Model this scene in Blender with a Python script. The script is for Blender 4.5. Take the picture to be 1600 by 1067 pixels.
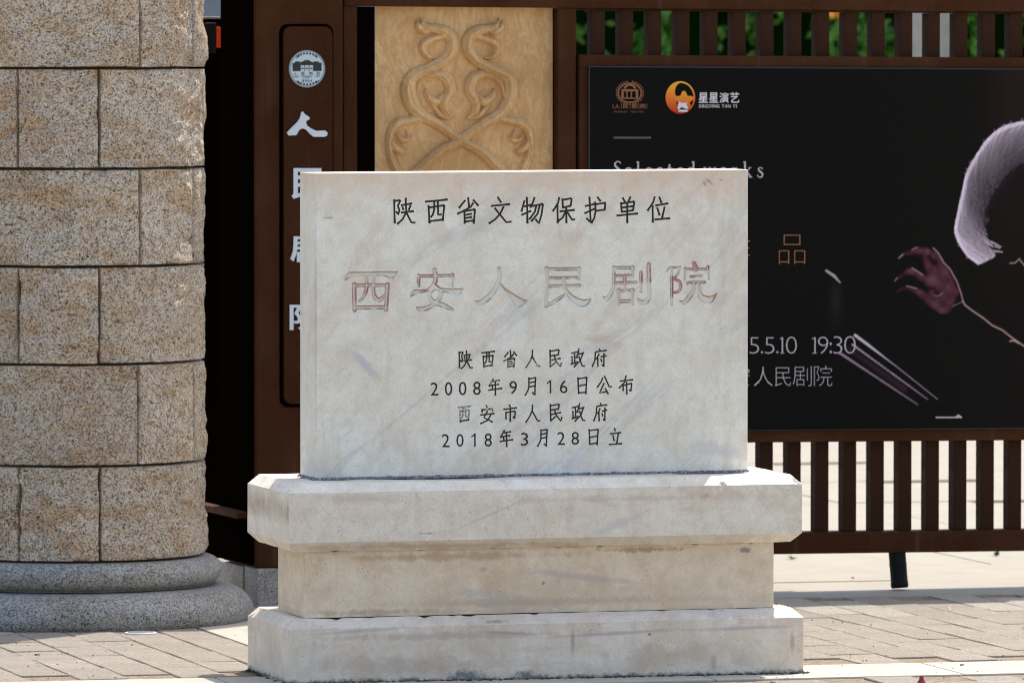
import bpy, bmesh, math, random
import numpy as np
from mathutils import Vector, Matrix, noise

random.seed(7); rng = np.random.default_rng(7)
SC = bpy.context.scene
for o in list(bpy.data.objects): bpy.data.objects.remove(o)
COL = SC.collection
R = math.radians

# ------------------------------------------------------------------ camera
F = 12000.0; CX, CY = 800.0, 533.5; HOR = 60.0; H = 1.572
TH = math.atan((CY-HOR)/F)
cam = bpy.data.objects.new('camera', bpy.data.cameras.new('camera')); COL.objects.link(cam)
cam.location = (0, 0, H); cam.rotation_euler = (math.pi/2-TH, 0, 0)
cam.data.sensor_width = 36; cam.data.lens = 36*F/1600
cam.data.clip_start = .5; cam.data.clip_end = 600
cam.data.dof.use_dof = True; cam.data.dof.focus_distance = 18.95; cam.data.dof.aperture_fstop = 11
SC.camera = cam
SC.render.resolution_x = 1024; SC.render.resolution_y = 682

# ------------------------------------------------------------------ light
SUN_EL, SUN_AZ = R(64.5), R(33)          # behind the monument, to the right
w = bpy.data.worlds.new('World'); SC.world = w; w.use_nodes = True
nt = w.node_tree; bg = nt.nodes['Background']
sky = nt.nodes.new('ShaderNodeTexSky'); sky.sky_type = 'NISHITA'; sky.sun_disc = False
sky.sun_elevation = SUN_EL; sky.sun_rotation = SUN_AZ; sky.air_density = 1.2; sky.dust_density = 3.0; sky.ozone_density = .6
nt.links.new(sky.outputs[0], bg.inputs[0]); bg.inputs[1].default_value = .15
sun = bpy.data.objects.new('sun', bpy.data.lights.new('sun', 'SUN')); COL.objects.link(sun)
sun.data.energy = 3.0; sun.data.angle = R(.53); sun.data.color = (1, .95, .87)
sd = Vector((math.sin(SUN_AZ)*math.cos(SUN_EL), math.cos(SUN_AZ)*math.cos(SUN_EL), math.sin(SUN_EL)))
sun.rotation_euler = sd.to_track_quat('Z', 'Y').to_euler()
sun.location = (3, 30, 20)
SC.view_settings.view_transform = 'Standard'; SC.view_settings.look = 'None'
SC.view_settings.gamma = 1; SC.view_settings.exposure = .90
SC.cycles.filter_width = 1.05; SC.cycles.max_bounces = 6; SC.cycles.diffuse_bounces = 4

# ------------------------------------------------------------------ measuring
def ray(px, py):
    a = (np.asarray(px, float)-CX)/F; b = (CY-np.asarray(py, float))/F
    c, s = math.cos(TH), math.sin(TH)
    return np.stack([a+0*b, c+b*s+0*a, -s+b*c+0*a], -1)
def ground(px, py, z=0.0):
    d = ray(px, py); t = (z-H)/d[..., 2]
    return Vector((float(d[0]*t), float(d[1]*t), z))
class Frame:
    """upright local frame: x along the face, y into depth, z up; k = rise of its courses per metre"""
    def __init__(s, O, tan, k=0.0):
        s.a = math.atan(tan); s.O = Vector(O); s.k = k
        s.M = Matrix.Translation(s.O) @ Matrix.Rotation(s.a, 4, 'Z'); s.I = np.array(s.M.inverted())
    def loc(s, px, py, yc=0.0):
        d = ray(px, py); Ri = s.I[:3, :3]; dl = d @ Ri.T
        o = Ri @ np.array([0, 0, H]) + s.I[:3, 3]
        t = (yc-o[1])/dl[..., 1]
        x = o[0]+dl[..., 0]*t; z = o[2]+dl[..., 2]*t
        return x, z-s.k*x
    def lx(s, px, py=500, yc=0.0): return float(s.loc(px, py, yc)[0])
    def lz(s, px, py, yc=0.0): return float(s.loc(px, py, yc)[1])

# ------------------------------------------------------------------ materials
MATS = {}
class NT:
    def __init__(s, name):
        s.m = bpy.data.materials.new(name); s.m.use_nodes = True; s.t = s.m.node_tree
        s.b = s.t.nodes['Principled BSDF']; MATS[name] = s.m
        s.tc = s.t.nodes.new('ShaderNodeTexCoord').outputs['Object']
        s.h = None
    def n(s, typ, **kw):
        nd = s.t.nodes.new('ShaderNode'+typ)
        for k, v in kw.items(): setattr(nd, k, v)
        return nd
    def put(s, sock, v):
        if isinstance(v, bpy.types.NodeSocket): s.t.links.new(v, sock)
        elif isinstance(v, (tuple, list)) and len(v) == 3 and sock.type == 'RGBA': sock.default_value = (*v, 1)
        else: sock.default_value = v
    def noise(s, scale, detail=4, rough=.55, vec=None, dist=0, out='Fac'):
        n = s.n('TexNoise'); s.put(n.inputs['Vector'], vec or s.tc)
        n.inputs['Scale'].default_value = scale; n.inputs['Detail'].default_value = detail
        n.inputs['Roughness'].default_value = rough; n.inputs['Distortion'].default_value = dist
        return n.outputs[out]
    def vor(s, scale, feat='F1', out='Color', vec=None):
        n = s.n('TexVoronoi', feature=feat); s.put(n.inputs['Vector'], vec or s.tc)
        n.inputs['Scale'].default_value = scale; return n.outputs[out]
    def ramp(s, f, pts, interp='LINEAR'):
        n = s.n('ValToRGB'); s.put(n.inputs[0], f); r = n.color_ramp; r.interpolation = interp
        while len(r.elements) < len(pts): r.elements.new(.5)
        for e, (p, c) in zip(r.elements, pts):
            e.position = p; e.color = (c, c, c, 1) if isinstance(c, (int, float)) else (*c, 1)
        return n.outputs[0]
    def mix(s, f, a, b, mode='MIX'):
        n = s.n('Mix', data_type='RGBA', blend_type=mode)
        s.put(n.inputs[0], f); s.put(n.inputs[6], a); s.put(n.inputs[7], b); return n.outputs[2]
    def math(s, op, a, b=0.0, clamp=False):
        n = s.n('Math', operation=op, use_clamp=clamp); s.put(n.inputs[0], a); s.put(n.inputs[1], b); return n.outputs[0]
    def mapv(s, scale=(1, 1, 1), rot=(0, 0, 0), loc=(0, 0, 0), vec=None):
        n = s.n('Mapping'); s.put(n.inputs[0], vec or s.tc)
        n.inputs['Scale'].default_value = scale; n.inputs['Rotation'].default_value = rot; n.inputs['Location'].default_value = loc
        return n.outputs[0]
    def attr(s, name, out='Fac'):
        n = s.n('Attribute', attribute_name=name); return n.outputs[out]
    def spot(s, x, z, rx, rz, rot=0.0, soft=.6, wob=.5, wsc=60):
        """a stain or painted shade of its own shape at a place on the stone (object space x, z)"""
        sub = s.n('VectorMath', operation='SUBTRACT'); s.put(sub.inputs[0], s.tc); sub.inputs[1].default_value = (x, 0, z)
        v = s.mapv((1, 0, 1), (0, rot, 0), vec=sub.outputs[0])
        v = s.mapv((1/rx, 0, 1/rz), vec=v)
        l = s.n('VectorMath', operation='LENGTH'); s.put(l.inputs[0], v)
        d = s.math('ADD', l.outputs['Value'], s.math('MULTIPLY', s.math('SUBTRACT', s.noise(wsc, 5, .7), .5), wob*4))
        return s.ramp(d, [(max(0, .9-soft), 1), (1.0, 0)])
    def bump(s, h, dist, strength=1.0):
        n = s.n('Bump'); n.inputs['Distance'].default_value = dist; n.inputs['Strength'].default_value = strength
        s.put(n.inputs['Height'], h)
        if s.h is not None: s.t.links.new(s.h, n.inputs['Normal'])
        s.h = n.outputs[0]; s.t.links.new(s.h, s.b.inputs['Normal'])
    def fin(s, col, rough=.6, metal=0, spec=.5, **kw):
        s.put(s.b.inputs['Base Color'], col); s.put(s.b.inputs['Roughness'], rough)
        s.b.inputs['Metallic'].default_value = metal; s.b.inputs['Specular IOR Level'].default_value = spec
        return s.m

def marble(name, tint, warm, veinrot, spots=(), lowdirt=None, topwarm=None):
    s = NT(name)
    big = s.noise(3.2, 5, .6); mid = s.noise(9, 6, .65, dist=.6); fine = s.noise(330, 3, .75)
    col = s.mix(s.ramp(mid, [(.40, 0), (.64, .85)]), tint, warm)
    col = s.mix(s.math('MULTIPLY', s.ramp(big, [(.5, 0), (.7, 1)]), .5), col, tuple(c*.88 for c in warm))
    # diagonal grey and tan veins
    v = s.mapv((1.2, 1.2, 6.5), vec=s.mapv(rot=(0, veinrot, 0))); vn = s.noise(1.6, 6, .6, vec=v, dist=.8)
    col = s.mix(s.ramp(vn, [(.57, 0), (.64, .42), (.69, 0)]), col, (.42, .43, .47))
    vn2 = s.noise(2.3, 7, .65, vec=s.mapv((1, 1, 4.5), loc=(3, 1, 2), vec=s.mapv(rot=(0, veinrot+.15, 0))), dist=.5)
    col = s.mix(s.ramp(vn2, [(.55, 0), (.65, .42), (.72, .1)]), col, (.60, .46, .35))
    # crystalline grain, pits
    col = s.mix(s.ramp(fine, [(.34, .55), (.54, 0)]), col, tuple(c*.6 for c in tint))
    cl = s.noise(30, 6, .7, dist=.4); col = s.mix(s.ramp(cl, [(.50, 0), (.72, .42)]), col, tuple(c*.70 for c in warm)); col = s.mix(s.ramp(cl, [(.28, .5), (.46, 0)]), col, tuple(min(.82, c*1.14) for c in tint))
    col = s.mix(s.ramp(s.noise(330, 3, .7), [(.6, 0), (.8, .35)]), col, (.86, .86, .86))
    pit = s.ramp(s.vor(58, out='Distance'), [(.06, .8), (.13, 0)])
    pit = s.math('MULTIPLY', pit, s.ramp(s.noise(9, 3, .6), [(.46, 0), (.58, .9 if name != 'marble_slab' else .12)]))
    col = s.mix(pit, col, (.16, .10, .06))
    streak = s.noise(26, 5, .6, vec=s.mapv((1, 1, .12)))
    col = s.mix(s.ramp(streak, [(.55, 0), (.75, .4)]), col, (.52, .43, .36))
    if topwarm: 
        sx = s.n('SeparateXYZ'); s.put(sx.inputs[0], s.tc)
        e = s.math('ADD', sx.outputs[2], s.math('MULTIPLY', s.math('SUBTRACT', s.noise(14, 5, .65), .5), .16))
        n = s.n('MapRange'); s.put(n.inputs[0], e); n.inputs[1].default_value = topwarm-.07; n.inputs[2].default_value = topwarm+.01
        col = s.mix(s.math('MULTIPLY', n.outputs[0], .62), col, (.66, .48, .35))
    if lowdirt:
        sx = s.n('SeparateXYZ'); s.put(sx.inputs[0], s.tc)
        e = s.math('ADD', sx.outputs[2], s.math('MULTIPLY', s.math('SUBTRACT', s.noise(34, 6, .75), .5), .045))
        n = s.n('MapRange'); s.put(n.inputs[0], e); n.inputs[1].default_value = lowdirt-.004; n.inputs[2].default_value = lowdirt+.006
        n.inputs[3].default_value = 1; n.inputs[4].default_value = 0
        col = s.mix(s.math('MULTIPLY', n.outputs[0], .88), col, (.07, .065, .055))
    for (sp, c, a) in spots:
        col = s.mix(s.math('MULTIPLY', s.spot(*sp[:4], **(sp[4] if len(sp) > 4 else {})), a), col, c)
    col = s.mix(s.math('MULTIPLY', s.attr('paint_amount'), s.ramp(s.noise(260, 3, .7), [(.28, .35), (.5, 1)])), col, s.attr('paint', 'Color'))
    s.bump(s.noise(70, 5, .6), .0012, .5); s.bump(fine, .0005, .5)
    return s.fin(col, s.ramp(mid, [(.3, .42), (.7, .6)]), spec=.4)

def granite(name, pal, patch, patch_amt, scale=210, rough=.75, bump=.0015, bigb=0.0):
    s = NT(name)
    vec = s.n('VectorMath', operation='ADD'); s.put(vec.inputs[0], s.tc)
    sc = s.n('VectorMath', operation='SCALE'); s.put(sc.inputs[0], s.noise(90, 2, .5, out='Color')); sc.inputs['Scale'].default_value = .006
    s.put(vec.inputs[1], sc.outputs[0])
    r = s.n('SeparateColor'); s.put(r.inputs[0], s.vor(scale, vec=vec.outputs[0]))
    f = s.math('ADD', s.math('MULTIPLY', r.outputs[0], .72), s.math('MULTIPLY', s.noise(scale*.45, 3, .6), .28))
    col = s.ramp(f, [(.12, pal[0]), (.2, pal[1]), (.36, pal[2]), (.55, pal[3]), (.75, pal[4])])
    pn = s.noise(7, 6, .62, dist=.5, vec=s.mapv((1, 1, 1.9)))
    col = s.mix(s.math('MULTIPLY', s.ramp(pn, [(.46, 0), (.64, 1)]), patch_amt), col, patch, 'MULTIPLY')
    pn2 = s.noise(5, 5, .6, vec=s.mapv(loc=(4, 2, 7)))
    col = s.mix(s.ramp(pn2, [(.42, .22), (.62, 0)]), col, (.55, .58, .64), 'MULTIPLY')
    if bigb > .5:
        info = s.n('ObjectInfo'); col = s.mix(s.ramp(info.outputs['Random'], [(0, .6), (.35, .0), (.7, .0), (1, .35)]), col, (.70, .66, .62), 'MULTIPLY')
        col = s.mix(s.ramp(s.noise(24, 6, .7, dist=1.2, vec=s.mapv((1, 1, 2.2))), [(.54, 0), (.62, .45), (.7, .1)]), col, (.62, .42, .25), 'MULTIPLY')
        s.bump(s.noise(16, 5, .6, dist=.6, vec=s.mapv((1, 1, 1.8))), .022, .8)
    s.bump(s.noise(45, 7, .68), .006, bigb) if bigb else None
    s.bump(f, bump, .6)
    return s.fin(col, rough, spec=.35)

def plain(name, col, rough=.5, metal=0, spec=.5, nz=0.0, nsc=40, bump=0.0, bsc=300):
    s = NT(name); c = col
    if nz: c = s.mix(s.ramp(s.noise(nsc, 5, .6), [(.3, 0), (.7, 1)]), tuple(x*(1-nz) for x in col), tuple(min(1, x*(1+nz)) for x in col))
    if bump: s.bump(s.noise(bsc, 3, .6), bump, .6)
    return s.fin(c, rough, metal, spec)

def powder(name, col, dust=.2, spec=.14):
    s = NT(name)
    fine = s.noise(420, 2, .7)
    c = s.mix(s.ramp(fine, [(.35, 0), (.68, 1)]), tuple(x*.62 for x in col), tuple(x*1.45 for x in col))
    big = s.noise(3.0, 5, .6)
    c = s.mix(s.ramp(big, [(.45, 0), (.7, dust)]), c, (.16, .085, .05))
    run = s.noise(30, 4, .6, vec=s.mapv((1, 1, .06)))
    c = s.mix(s.ramp(run, [(.58, 0), (.8, dust*.8)]), c, (.20, .15, .11))
    s.bump(fine, .0006, .7)
    if spec == 0: s.b.inputs['IOR'].default_value = 1.02
    return s.fin(c, s.ramp(s.noise(16, 4, .6), [(.3, .55), (.7, .75)]), spec=spec)

powder('brown_metal', (.050, .0175, .0068), .2, .05); powder('brown_metal_slat', (.030, .0112, .0048), .1, .08)
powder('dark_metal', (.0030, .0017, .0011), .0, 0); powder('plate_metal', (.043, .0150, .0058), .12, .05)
granite('column_granite', [(.022, .018, .014), (.15, .11, .075), (.44, .35, .255), (.56, .47, .36), (.70, .63, .53)], (.80, .60, .40), .70, 330, .82, .0020, 1.0)
granite('ring_granite', [(.03, .03, .032), (.10, .10, .10), (.205, .20, .19), (.29, .28, .26), (.40, .385, .35)], (.80, .70, .56), .6, 300, .6, .0008, .15)
granite('base_granite', [(.05, .045, .04), (.15, .14, .13), (.30, .28, .26), (.38, .36, .33), (.5, .47, .43)], (.7, .5, .35), .6, 420, .6, .0008)
plain('mortar', (.10, .085, .06), .95, nz=.3)

def paver(name, c, sat=.12):
    s = NT(name)
    info = s.n('ObjectInfo')
    base = s.mix(info.outputs['Random'], tuple(x*.88 for x in c), tuple(x*1.10 for x in c))
    sp = s.n('SeparateColor'); s.put(sp.inputs[0], s.vor(300))
    base = s.mix(s.ramp(sp.outputs[0], [(.08, .85), (.2, .3), (.7, 0), (.92, .5)]), base, s.ramp(sp.outputs[1], [(.4, (.07, .06, .05)), (.6, (.55, .5, .43))]))
    base = s.mix(s.ramp(s.noise(9, 6, .65), [(.42, .5), (.62, 0)]), base, tuple(x*.72 for x in c))
    base = s.mix(s.ramp(s.noise(40, 5, .7), [(.6, 0), (.75, .5)]), base, (.20, .16, .12))
    s.bump(s.noise(220, 5, .75), .005, 1); s.bump(s.noise(14, 4, .6), .006, .5)
    return s.fin(base, .9, spec=.3)
paver('brick_paving', (.345, .295, .235)); paver('brick_paving_pale', (.44, .395, .32))
def slabm(name, c):
    s = NT(name)
    b = s.mix(s.ramp(s.noise(5, 7, .65, dist=.8), [(.35, 0), (.7, 1)]), tuple(x*.86 for x in c), c)
    b = s.mix(s.ramp(s.noise(11, 6, .7, vec=s.mapv((1, 3, 1), (0, 0, .5))), [(.58, 0), (.68, .4)]), b, (c[0]*.95, c[1]*.78, c[2]*.52))
    b = s.mix(s.ramp(s.noise(90, 5, .7), [(.62, 0), (.75, .6)]), b, (.22, .18, .14))
    b = s.mix(s.ramp(s.noise(300, 3, .6), [(.35, .2), (.55, 0)]), b, tuple(x*.6 for x in c))
    s.bump(s.noise(120, 4, .6), .0012, .5)
    return s.fin(b, .75, spec=.3)
slabm('pale_stone', (.44, .41, .34)); slabm('plaza_stone', (.325, .29, .228))
plain('joint_sand', (.20, .155, .105), .98, nz=.45, nsc=70, bump=.004, bsc=200)

# sandstone with a wood-like grain
s = NT('sandstone')
warp = s.n('VectorMath', operation='ADD'); s.put(warp.inputs[0], s.mapv((1, 1, .28), (0, R(24), 0)))
sc = s.n('VectorMath', operation='SCALE'); s.put(sc.inputs[0], s.noise(3.0, 3, .5, out='Color')); sc.inputs['Scale'].default_value = .22
s.put(warp.inputs[1], sc.outputs[0])
g1 = s.noise(26, 4, .6, vec=warp.outputs[0]); g2 = s.noise(95, 3, .6, vec=warp.outputs[0])
c = s.mix(s.ramp(g1, [(.38, 0), (.62, 1)]), (.64, .385, .165), (.78, .52, .26))
c = s.mix(s.ramp(g2, [(.42, .45), (.56, 0)]), c, (.50, .275, .11))
c = s.mix(s.ramp(s.noise(2.6, 4, .6), [(.4, .0), (.65, .5)]), c, (.36, .19, .07))
c = s.mix(s.ramp(s.noise(400, 2, .5), [(.35, .25), (.55, 0)]), c, (.25, .15, .08))
s.bump(g2, .0004, .5)
s.fin(c, .7, spec=.3)

# ------------------------------------------------------------------ mesh helpers
def setp(o, label=None, cat=None, group=None, kind=None):
    if label: o['label'] = label
    if cat: o['category'] = cat
    if group: o['group'] = group
    if kind: o['kind'] = kind
    return o
def thing(name, M, label, cat, group=None):
    o = bpy.data.objects.new(name, None); COL.objects.link(o); o.matrix_world = M; o.empty_display_size = .1
    return setp(o, label, cat, group)
def link(name, me, mat, parent=None, loc=None):
    o = bpy.data.objects.new(name, me); COL.objects.link(o); o.parent = parent
    if mat and not me.materials: me.materials.append(MATS[mat])
    if loc: o.location = loc
    return o
def fin_bm(name, bm, mat, parent=None, k=0.0, smooth=False, loc=None):
    if k:
        for v in bm.verts: v.co.z += k*v.co.x
    me = bpy.data.meshes.new(name); bm.normal_update(); bm.to_mesh(me); bm.free()
    if smooth: me.polygons.foreach_set('use_smooth', [True]*len(me.polygons))
    return link(name, me, mat, parent, loc)
def box(bm, x0, x1, y0, y1, z0, z1, bev=0.0, seg=2):
    vs = [bm.verts.new(p) for p in ((x0, y0, z0), (x1, y0, z0), (x1, y1, z0), (x0, y1, z0), (x0, y0, z1), (x1, y0, z1), (x1, y1, z1), (x0, y1, z1))]
    fs = [bm.faces.new([vs[i] for i in q]) for q in ((0, 3, 2, 1), (4, 5, 6, 7), (0, 1, 5, 4), (1, 2, 6, 5), (2, 3, 7, 6), (3, 0, 4, 7))]
    if bev:
        es = list({e for f in fs for e in f.edges})
        bmesh.ops.bevel(bm, geom=es, offset=bev, segments=seg, affect='EDGES', profile=.5)
    return bm
def bx(name, mat, parent, x0, x1, y0, y1, z0, z1, bev=.002, k=0.0, seg=2, loc=None):
    return fin_bm(name, box(bmesh.new(), x0, x1, y0, y1, z0, z1, bev, seg), mat, parent, k, loc=loc)
def prism(bm, pts, y0, y1):
    """pts: closed outline (x, z) counter-clockwise seen from the front (-y)"""
    a = [bm.verts.new((x, y0, z)) for x, z in pts]; b = [bm.verts.new((x, y1, z)) for x, z in pts]
    bm.faces.new(a); bm.faces.new(b[::-1]); n = len(pts)
    for i in range(n): bm.faces.new((a[(i+1) % n], a[i], b[i], b[(i+1) % n]))
    return bm
def np_mesh(name, V, Fq, smooth=True):
    me = bpy.data.meshes.new(name); V = np.asarray(V, np.float32); Fq = np.asarray(Fq, np.int32)
    me.vertices.add(len(V)); me.vertices.foreach_set('co', V.ravel())
    me.loops.add(Fq.size); me.loops.foreach_set('vertex_index', Fq.ravel())
    me.polygons.add(len(Fq)); me.polygons.foreach_set('loop_start', np.arange(0, Fq.size, Fq.shape[1], dtype=np.int32))
    me.update(calc_edges=True)
    if smooth: me.polygons.foreach_set('use_smooth', np.ones(len(Fq), bool))
    me.validate(); return me
def grid_faces(nx, ny):
    i = np.arange(ny-1)[:, None]*nx+np.arange(nx-1)[None, :]
    return np.stack([i, i+1, i+nx+1, i+nx], -1).reshape(-1, 4)[:, ::-1]
def seg_field(X, Y, strokes, polys=()):
    """signed distance to a union of tapering strokes (points (x, y, half width)) and outlines"""
    S = np.full(X.shape, 1e3)
    for st in strokes:
        for (x0, y0, w0), (x1, y1, w1) in zip(st[:-1], st[1:]):
            m = 30+max(w0, w1)
            r = (X > min(x0, x1)-m) & (X < max(x0, x1)+m) & (Y > min(y0, y1)-m) & (Y < max(y0, y1)+m)
            if not r.any(): continue
            x = X[r]; y = Y[r]; dx, dy = x1-x0, y1-y0; L = dx*dx+dy*dy+1e-9
            t = np.clip(((x-x0)*dx+(y-y0)*dy)/L, 0, 1)
            d = np.hypot(x-x0-t*dx, y-y0-t*dy)-(w0+(w1-w0)*t)
            S[r] = np.minimum(S[r], d)
    for P in polys:
        P = np.asarray(P, float); d = np.full(X.shape, 1e9); ins = np.zeros(X.shape, bool)
        for (x0, y0), (x1, y1) in zip(P, np.roll(P, -1, 0)):
            dx, dy = x1-x0, y1-y0; t = np.clip(((X-x0)*dx+(Y-y0)*dy)/(dx*dx+dy*dy+1e-9), 0, 1)
            d = np.minimum(d, np.hypot(X-x0-t*dx, Y-y0-t*dy))
            if dy: ins ^= ((y0 > Y) != (y1 > Y)) & (X < (x1-x0)*(Y-y0)/dy+x0)
        S = np.minimum(S, np.where(ins, -d, d))
    return S
def smooth_stroke(pts, n=6):
    P = [np.array(p, float) for p in pts]
    if len(P) < 3: return pts
    Q = [2*P[0]-P[1]]+P+[2*P[-1]-P[-2]]; out = []
    for i in range(1, len(Q)-2):
        for j in range(n):
            t = j/n; a, b, c, d = Q[i-1:i+3]
            q = .5*((2*b)+(c-a)*t+(2*a-5*b+4*c-d)*t*t+(3*b-a-3*c+d)*t**3); q[2] = max(q[2], .3); out.append(tuple(q))
    out.append(tuple(P[-1])); return out

# ------------------------------------------------------------------ ground
GTAN = .26
PG = Frame(ground(450, 1069), GTAN)       # paving grid runs with the monument
slabm('street_stone', (.45, .39, .30))
g = bmesh.new(); S_ = 260
vs = [g.verts.new(p) for p in ((-S_, -40, -.06), (S_, -40, -.06), (S_, 2*S_, -.06), (-S_, 2*S_, -.06))]; g.faces.new(vs)
setp(fin_bm('ground', g, 'street_stone'), 'pale ground stretching away on every side', kind='structure')
pave = thing('pavement', PG.M, 'brick pavement with pale stone strips round the monument', 'pavement'); del pave['category']
pave['kind'] = 'structure'
pb = bmesh.new(); box(pb, -2.6, 3.0, -2.2, 3.0, -.05, -.0045); fin_bm('bedding', pb, 'joint_sand', pave)
# light strip across the front, brick field behind it
BW, BL, GAP = .125, .292, .004
v_strip0, v_strip1 = -.13, .24
y_edge = 2.46     # where the plaza slabs begin
def uv(px, py):
    p = PG.M.inverted() @ ground(px, py); return p.x, p.y
u_pl = uv(330, 988)[0]
meshes = []
for q in range(5):
    bm = bmesh.new(); box(bm, 0, BW-GAP, 0, BL-GAP, -.05, 0, .0035, 2)
    for v in bm.verts:
        if v.co.z > -.02: v.co += Vector((0, 0, noise.noise(v.co*9+Vector((q*5, 0, 0)))*.003)) 
    for v in bm.verts: v.co.x += noise.noise(v.co*30+Vector((q*9, 1, 0)))*.002; v.co.y += noise.noise(v.co*30+Vector((q*9, 7, 4)))*.002
    me = bpy.data.meshes.new('paving_brick'); bm.to_mesh(me); bm.free(); me.materials.append(MATS['brick_paving']); meshes.append(me)
meshes_p = [m.copy() for m in meshes]
for m in meshes_p: m.materials.clear(); m.materials.append(MATS['brick_paving_pale'])
nb = 0
Mi = PG.M
u_bricks = np.arange(-10, 40)
for i in u_bricks:
    u = u_pl-BW*10+ (i+0)*BW
    off = (i % 2)*.5*BL + .02*((i*7) % 3)
    for j in range(-5, 10):
        vv = .25+off-.5*BL+j*BL
        if vv < -1.2 or vv+BL > y_edge+.1: continue
        if v_strip0-BL+.02 < vv < v_strip1+.006: continue
        behind = u_pl-.01 < u < u_pl+.95 and .62 < vv+.001
        if behind: continue
        c = Mi @ Vector((u, vv, 0)); px = CX+F*c.x/c.y; py = HOR+F*H/c.y
        if px < -110 or px > 1700 or py > 1130: continue
        if 560 < px < 1150 and py > 930: continue
        pale = (vv+BL > y_edge-.45) and ((i//2) % 2 == 0)
        o = link('paving_brick', (meshes_p if pale else meshes)[random.randrange(5)], None, pave, (u, vv, random.uniform(-.0007, .0007)))
        o.rotation_euler = (random.uniform(-.003, .003), random.uniform(-.003, .003), random.uniform(-.006, .006))
        nb += 1
print('bricks', nb)
# pale strip slabs
x = -1.9
for L in (.62, .55, .6, .58, .6, .64, .56, .6):
    bx('strip_slab', 'pale_stone', pave, x, x+L-.004, v_strip0+.004, v_strip1-.008, -.05, .001+random.uniform(-.001, .001), .003); x += L
for (a, b) in ((u_pl, u_pl+.47), (u_pl+.474, u_pl+.95)):
    for (c, d) in ((.64, 1.25), (1.254, 1.86), (1.864, y_edge-.006)):
        bx('stone_slab', 'pale_stone', pave, a+.003, b, c, d, -.05, .001, .003)
# plaza slabs beyond
x = -2.5; row = 0; y = y_edge
while y < 9.4:
    dy = .6 if row < 10 else .6
    x = -2.4+(row % 2)*.45
    while x < 3.6:
        ps = [Mi @ Vector(p) for p in ((x, y, 0), (x+.9, y+dy, 0), (x+.9, y, 0))]; pxs = [CX+F*p.x/p.y for p in ps]
        if max(pxs) > 1080 and min(pxs) < 1680 or (row < 2 and max(pxs) > -20 and min(pxs) < 500):
            bx('plaza_slab', 'plaza_stone', pave, x+.002, x+.896, y+.002, y+dy-.003, -.05, random.uniform(-.001, .0015), .002)
        x += .9
    y += dy; row += 1
bx('plaza_bed', 'plaza_stone', pave, -3.5, 6, y_edge, 12, -.055, -.0075, 0)

# ------------------------------------------------------------------ the monument
ST = Frame(ground(450, 1069), .255, .004)
mon = thing('stone_monument', ST.M, 'white marble monument with carved inscription on a stepped chamfered plinth', 'monument')
C = .0235; DEP = .46
x_bl = 0.0; x_br = ST.lx(1256, 980)
def chamfer_block(name, mat, x0, x1, y0, y1, z0, z1, ct, cb, seed, amp=.0009):
    """block with chamfered top (ct) and bottom (cb) edges, slightly worn by hand"""
    nx, ny = max(2, int((x1-x0)/.012)), max(2, int((y1-y0)/.015))
    levels = []
    if cb: levels += [(z0, cb), (z0+cb*.5, cb*.5), (z0+cb, 0)]
    else: levels += [(z0, 0)]
    zt = z1-ct; zb = z0+cb; n = max(2, int((zt-zb)/.012))
    levels += [(zb+.0015, 0)] if cb else []
    levels += [(zb+(zt-zb)*i/n, 0) for i in range(1, n)]+[(zt-.0015, 0), (zt, 0.0)]
    if ct: levels += [(z1-ct*.66, ct*.34), (z1-ct*.33, ct*.67), (z1, ct)]
    bm = bmesh.new(); rings = []
    for z, c in levels:
        X0, X1, Y0, Y1 = x0+c, x1-c, y0+c, y1-c; ring = []
        e = .0018
        def run(a, b, n): return [a+(b-a)*i/n for i in range(1, n)]
        ring += [(X0+e, Y0)]+[(t, Y0) for t in run(X0, X1, nx)]+[(X1-e, Y0), (X1, Y0+e)]+[(X1, t) for t in run(Y0, Y1, ny)]+[(X1, Y1-e), (X1-e, Y1)]
        ring += [(t, Y1) for t in run(X1, X0, nx)]+[(X0+e, Y1), (X0, Y1-e)]+[(X0, t) for t in run(Y1, Y0, ny)]+[(X0, Y0+e)]
        rings.append([bm.verts.new((p[0], p[1], z)) for p in ring])
    m = len(rings[0])
    for a, b in zip(rings[:-1], rings[1:]):
        for i in range(m): bm.faces.new((a[i], a[(i+1) % m], b[(i+1) % m], b[i]))
    bm.faces.new(rings[0][::-1]); bm.faces.new(rings[-1])
    cx, cy, cz = (x0+x1)/2, (y0+y1)/2, (z0+z1)/2; off = Vector((seed, seed*2.3, 0))
    bm.normal_update()
    crease = {id(v) for r, (z, c) in zip(rings, levels) if abs(z-zt) < .002 or (cb and abs(z-zb) < .002) or z in (z1,) or (cb and z == z0) for v in r}
    for v in bm.verts:
        p = v.co.copy(); d = noise.noise(p*22+off)*amp+noise.noise(p*5+off)*amp*1.2
        k = noise.noise(p*48+off)
        if id(v) in crease and k > .28: d -= (k-.28)*(.014 if p.z > cz else .004)
        nn = Vector((p.x-cx, 0, 0)).normalized() if v.normal.x**2 > .5 else Vector((0, p.y-cy, 0)).normalized()
        v.co += v.normal*d
    return fin_bm(name, bm, mat, mon, ST.k)
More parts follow.
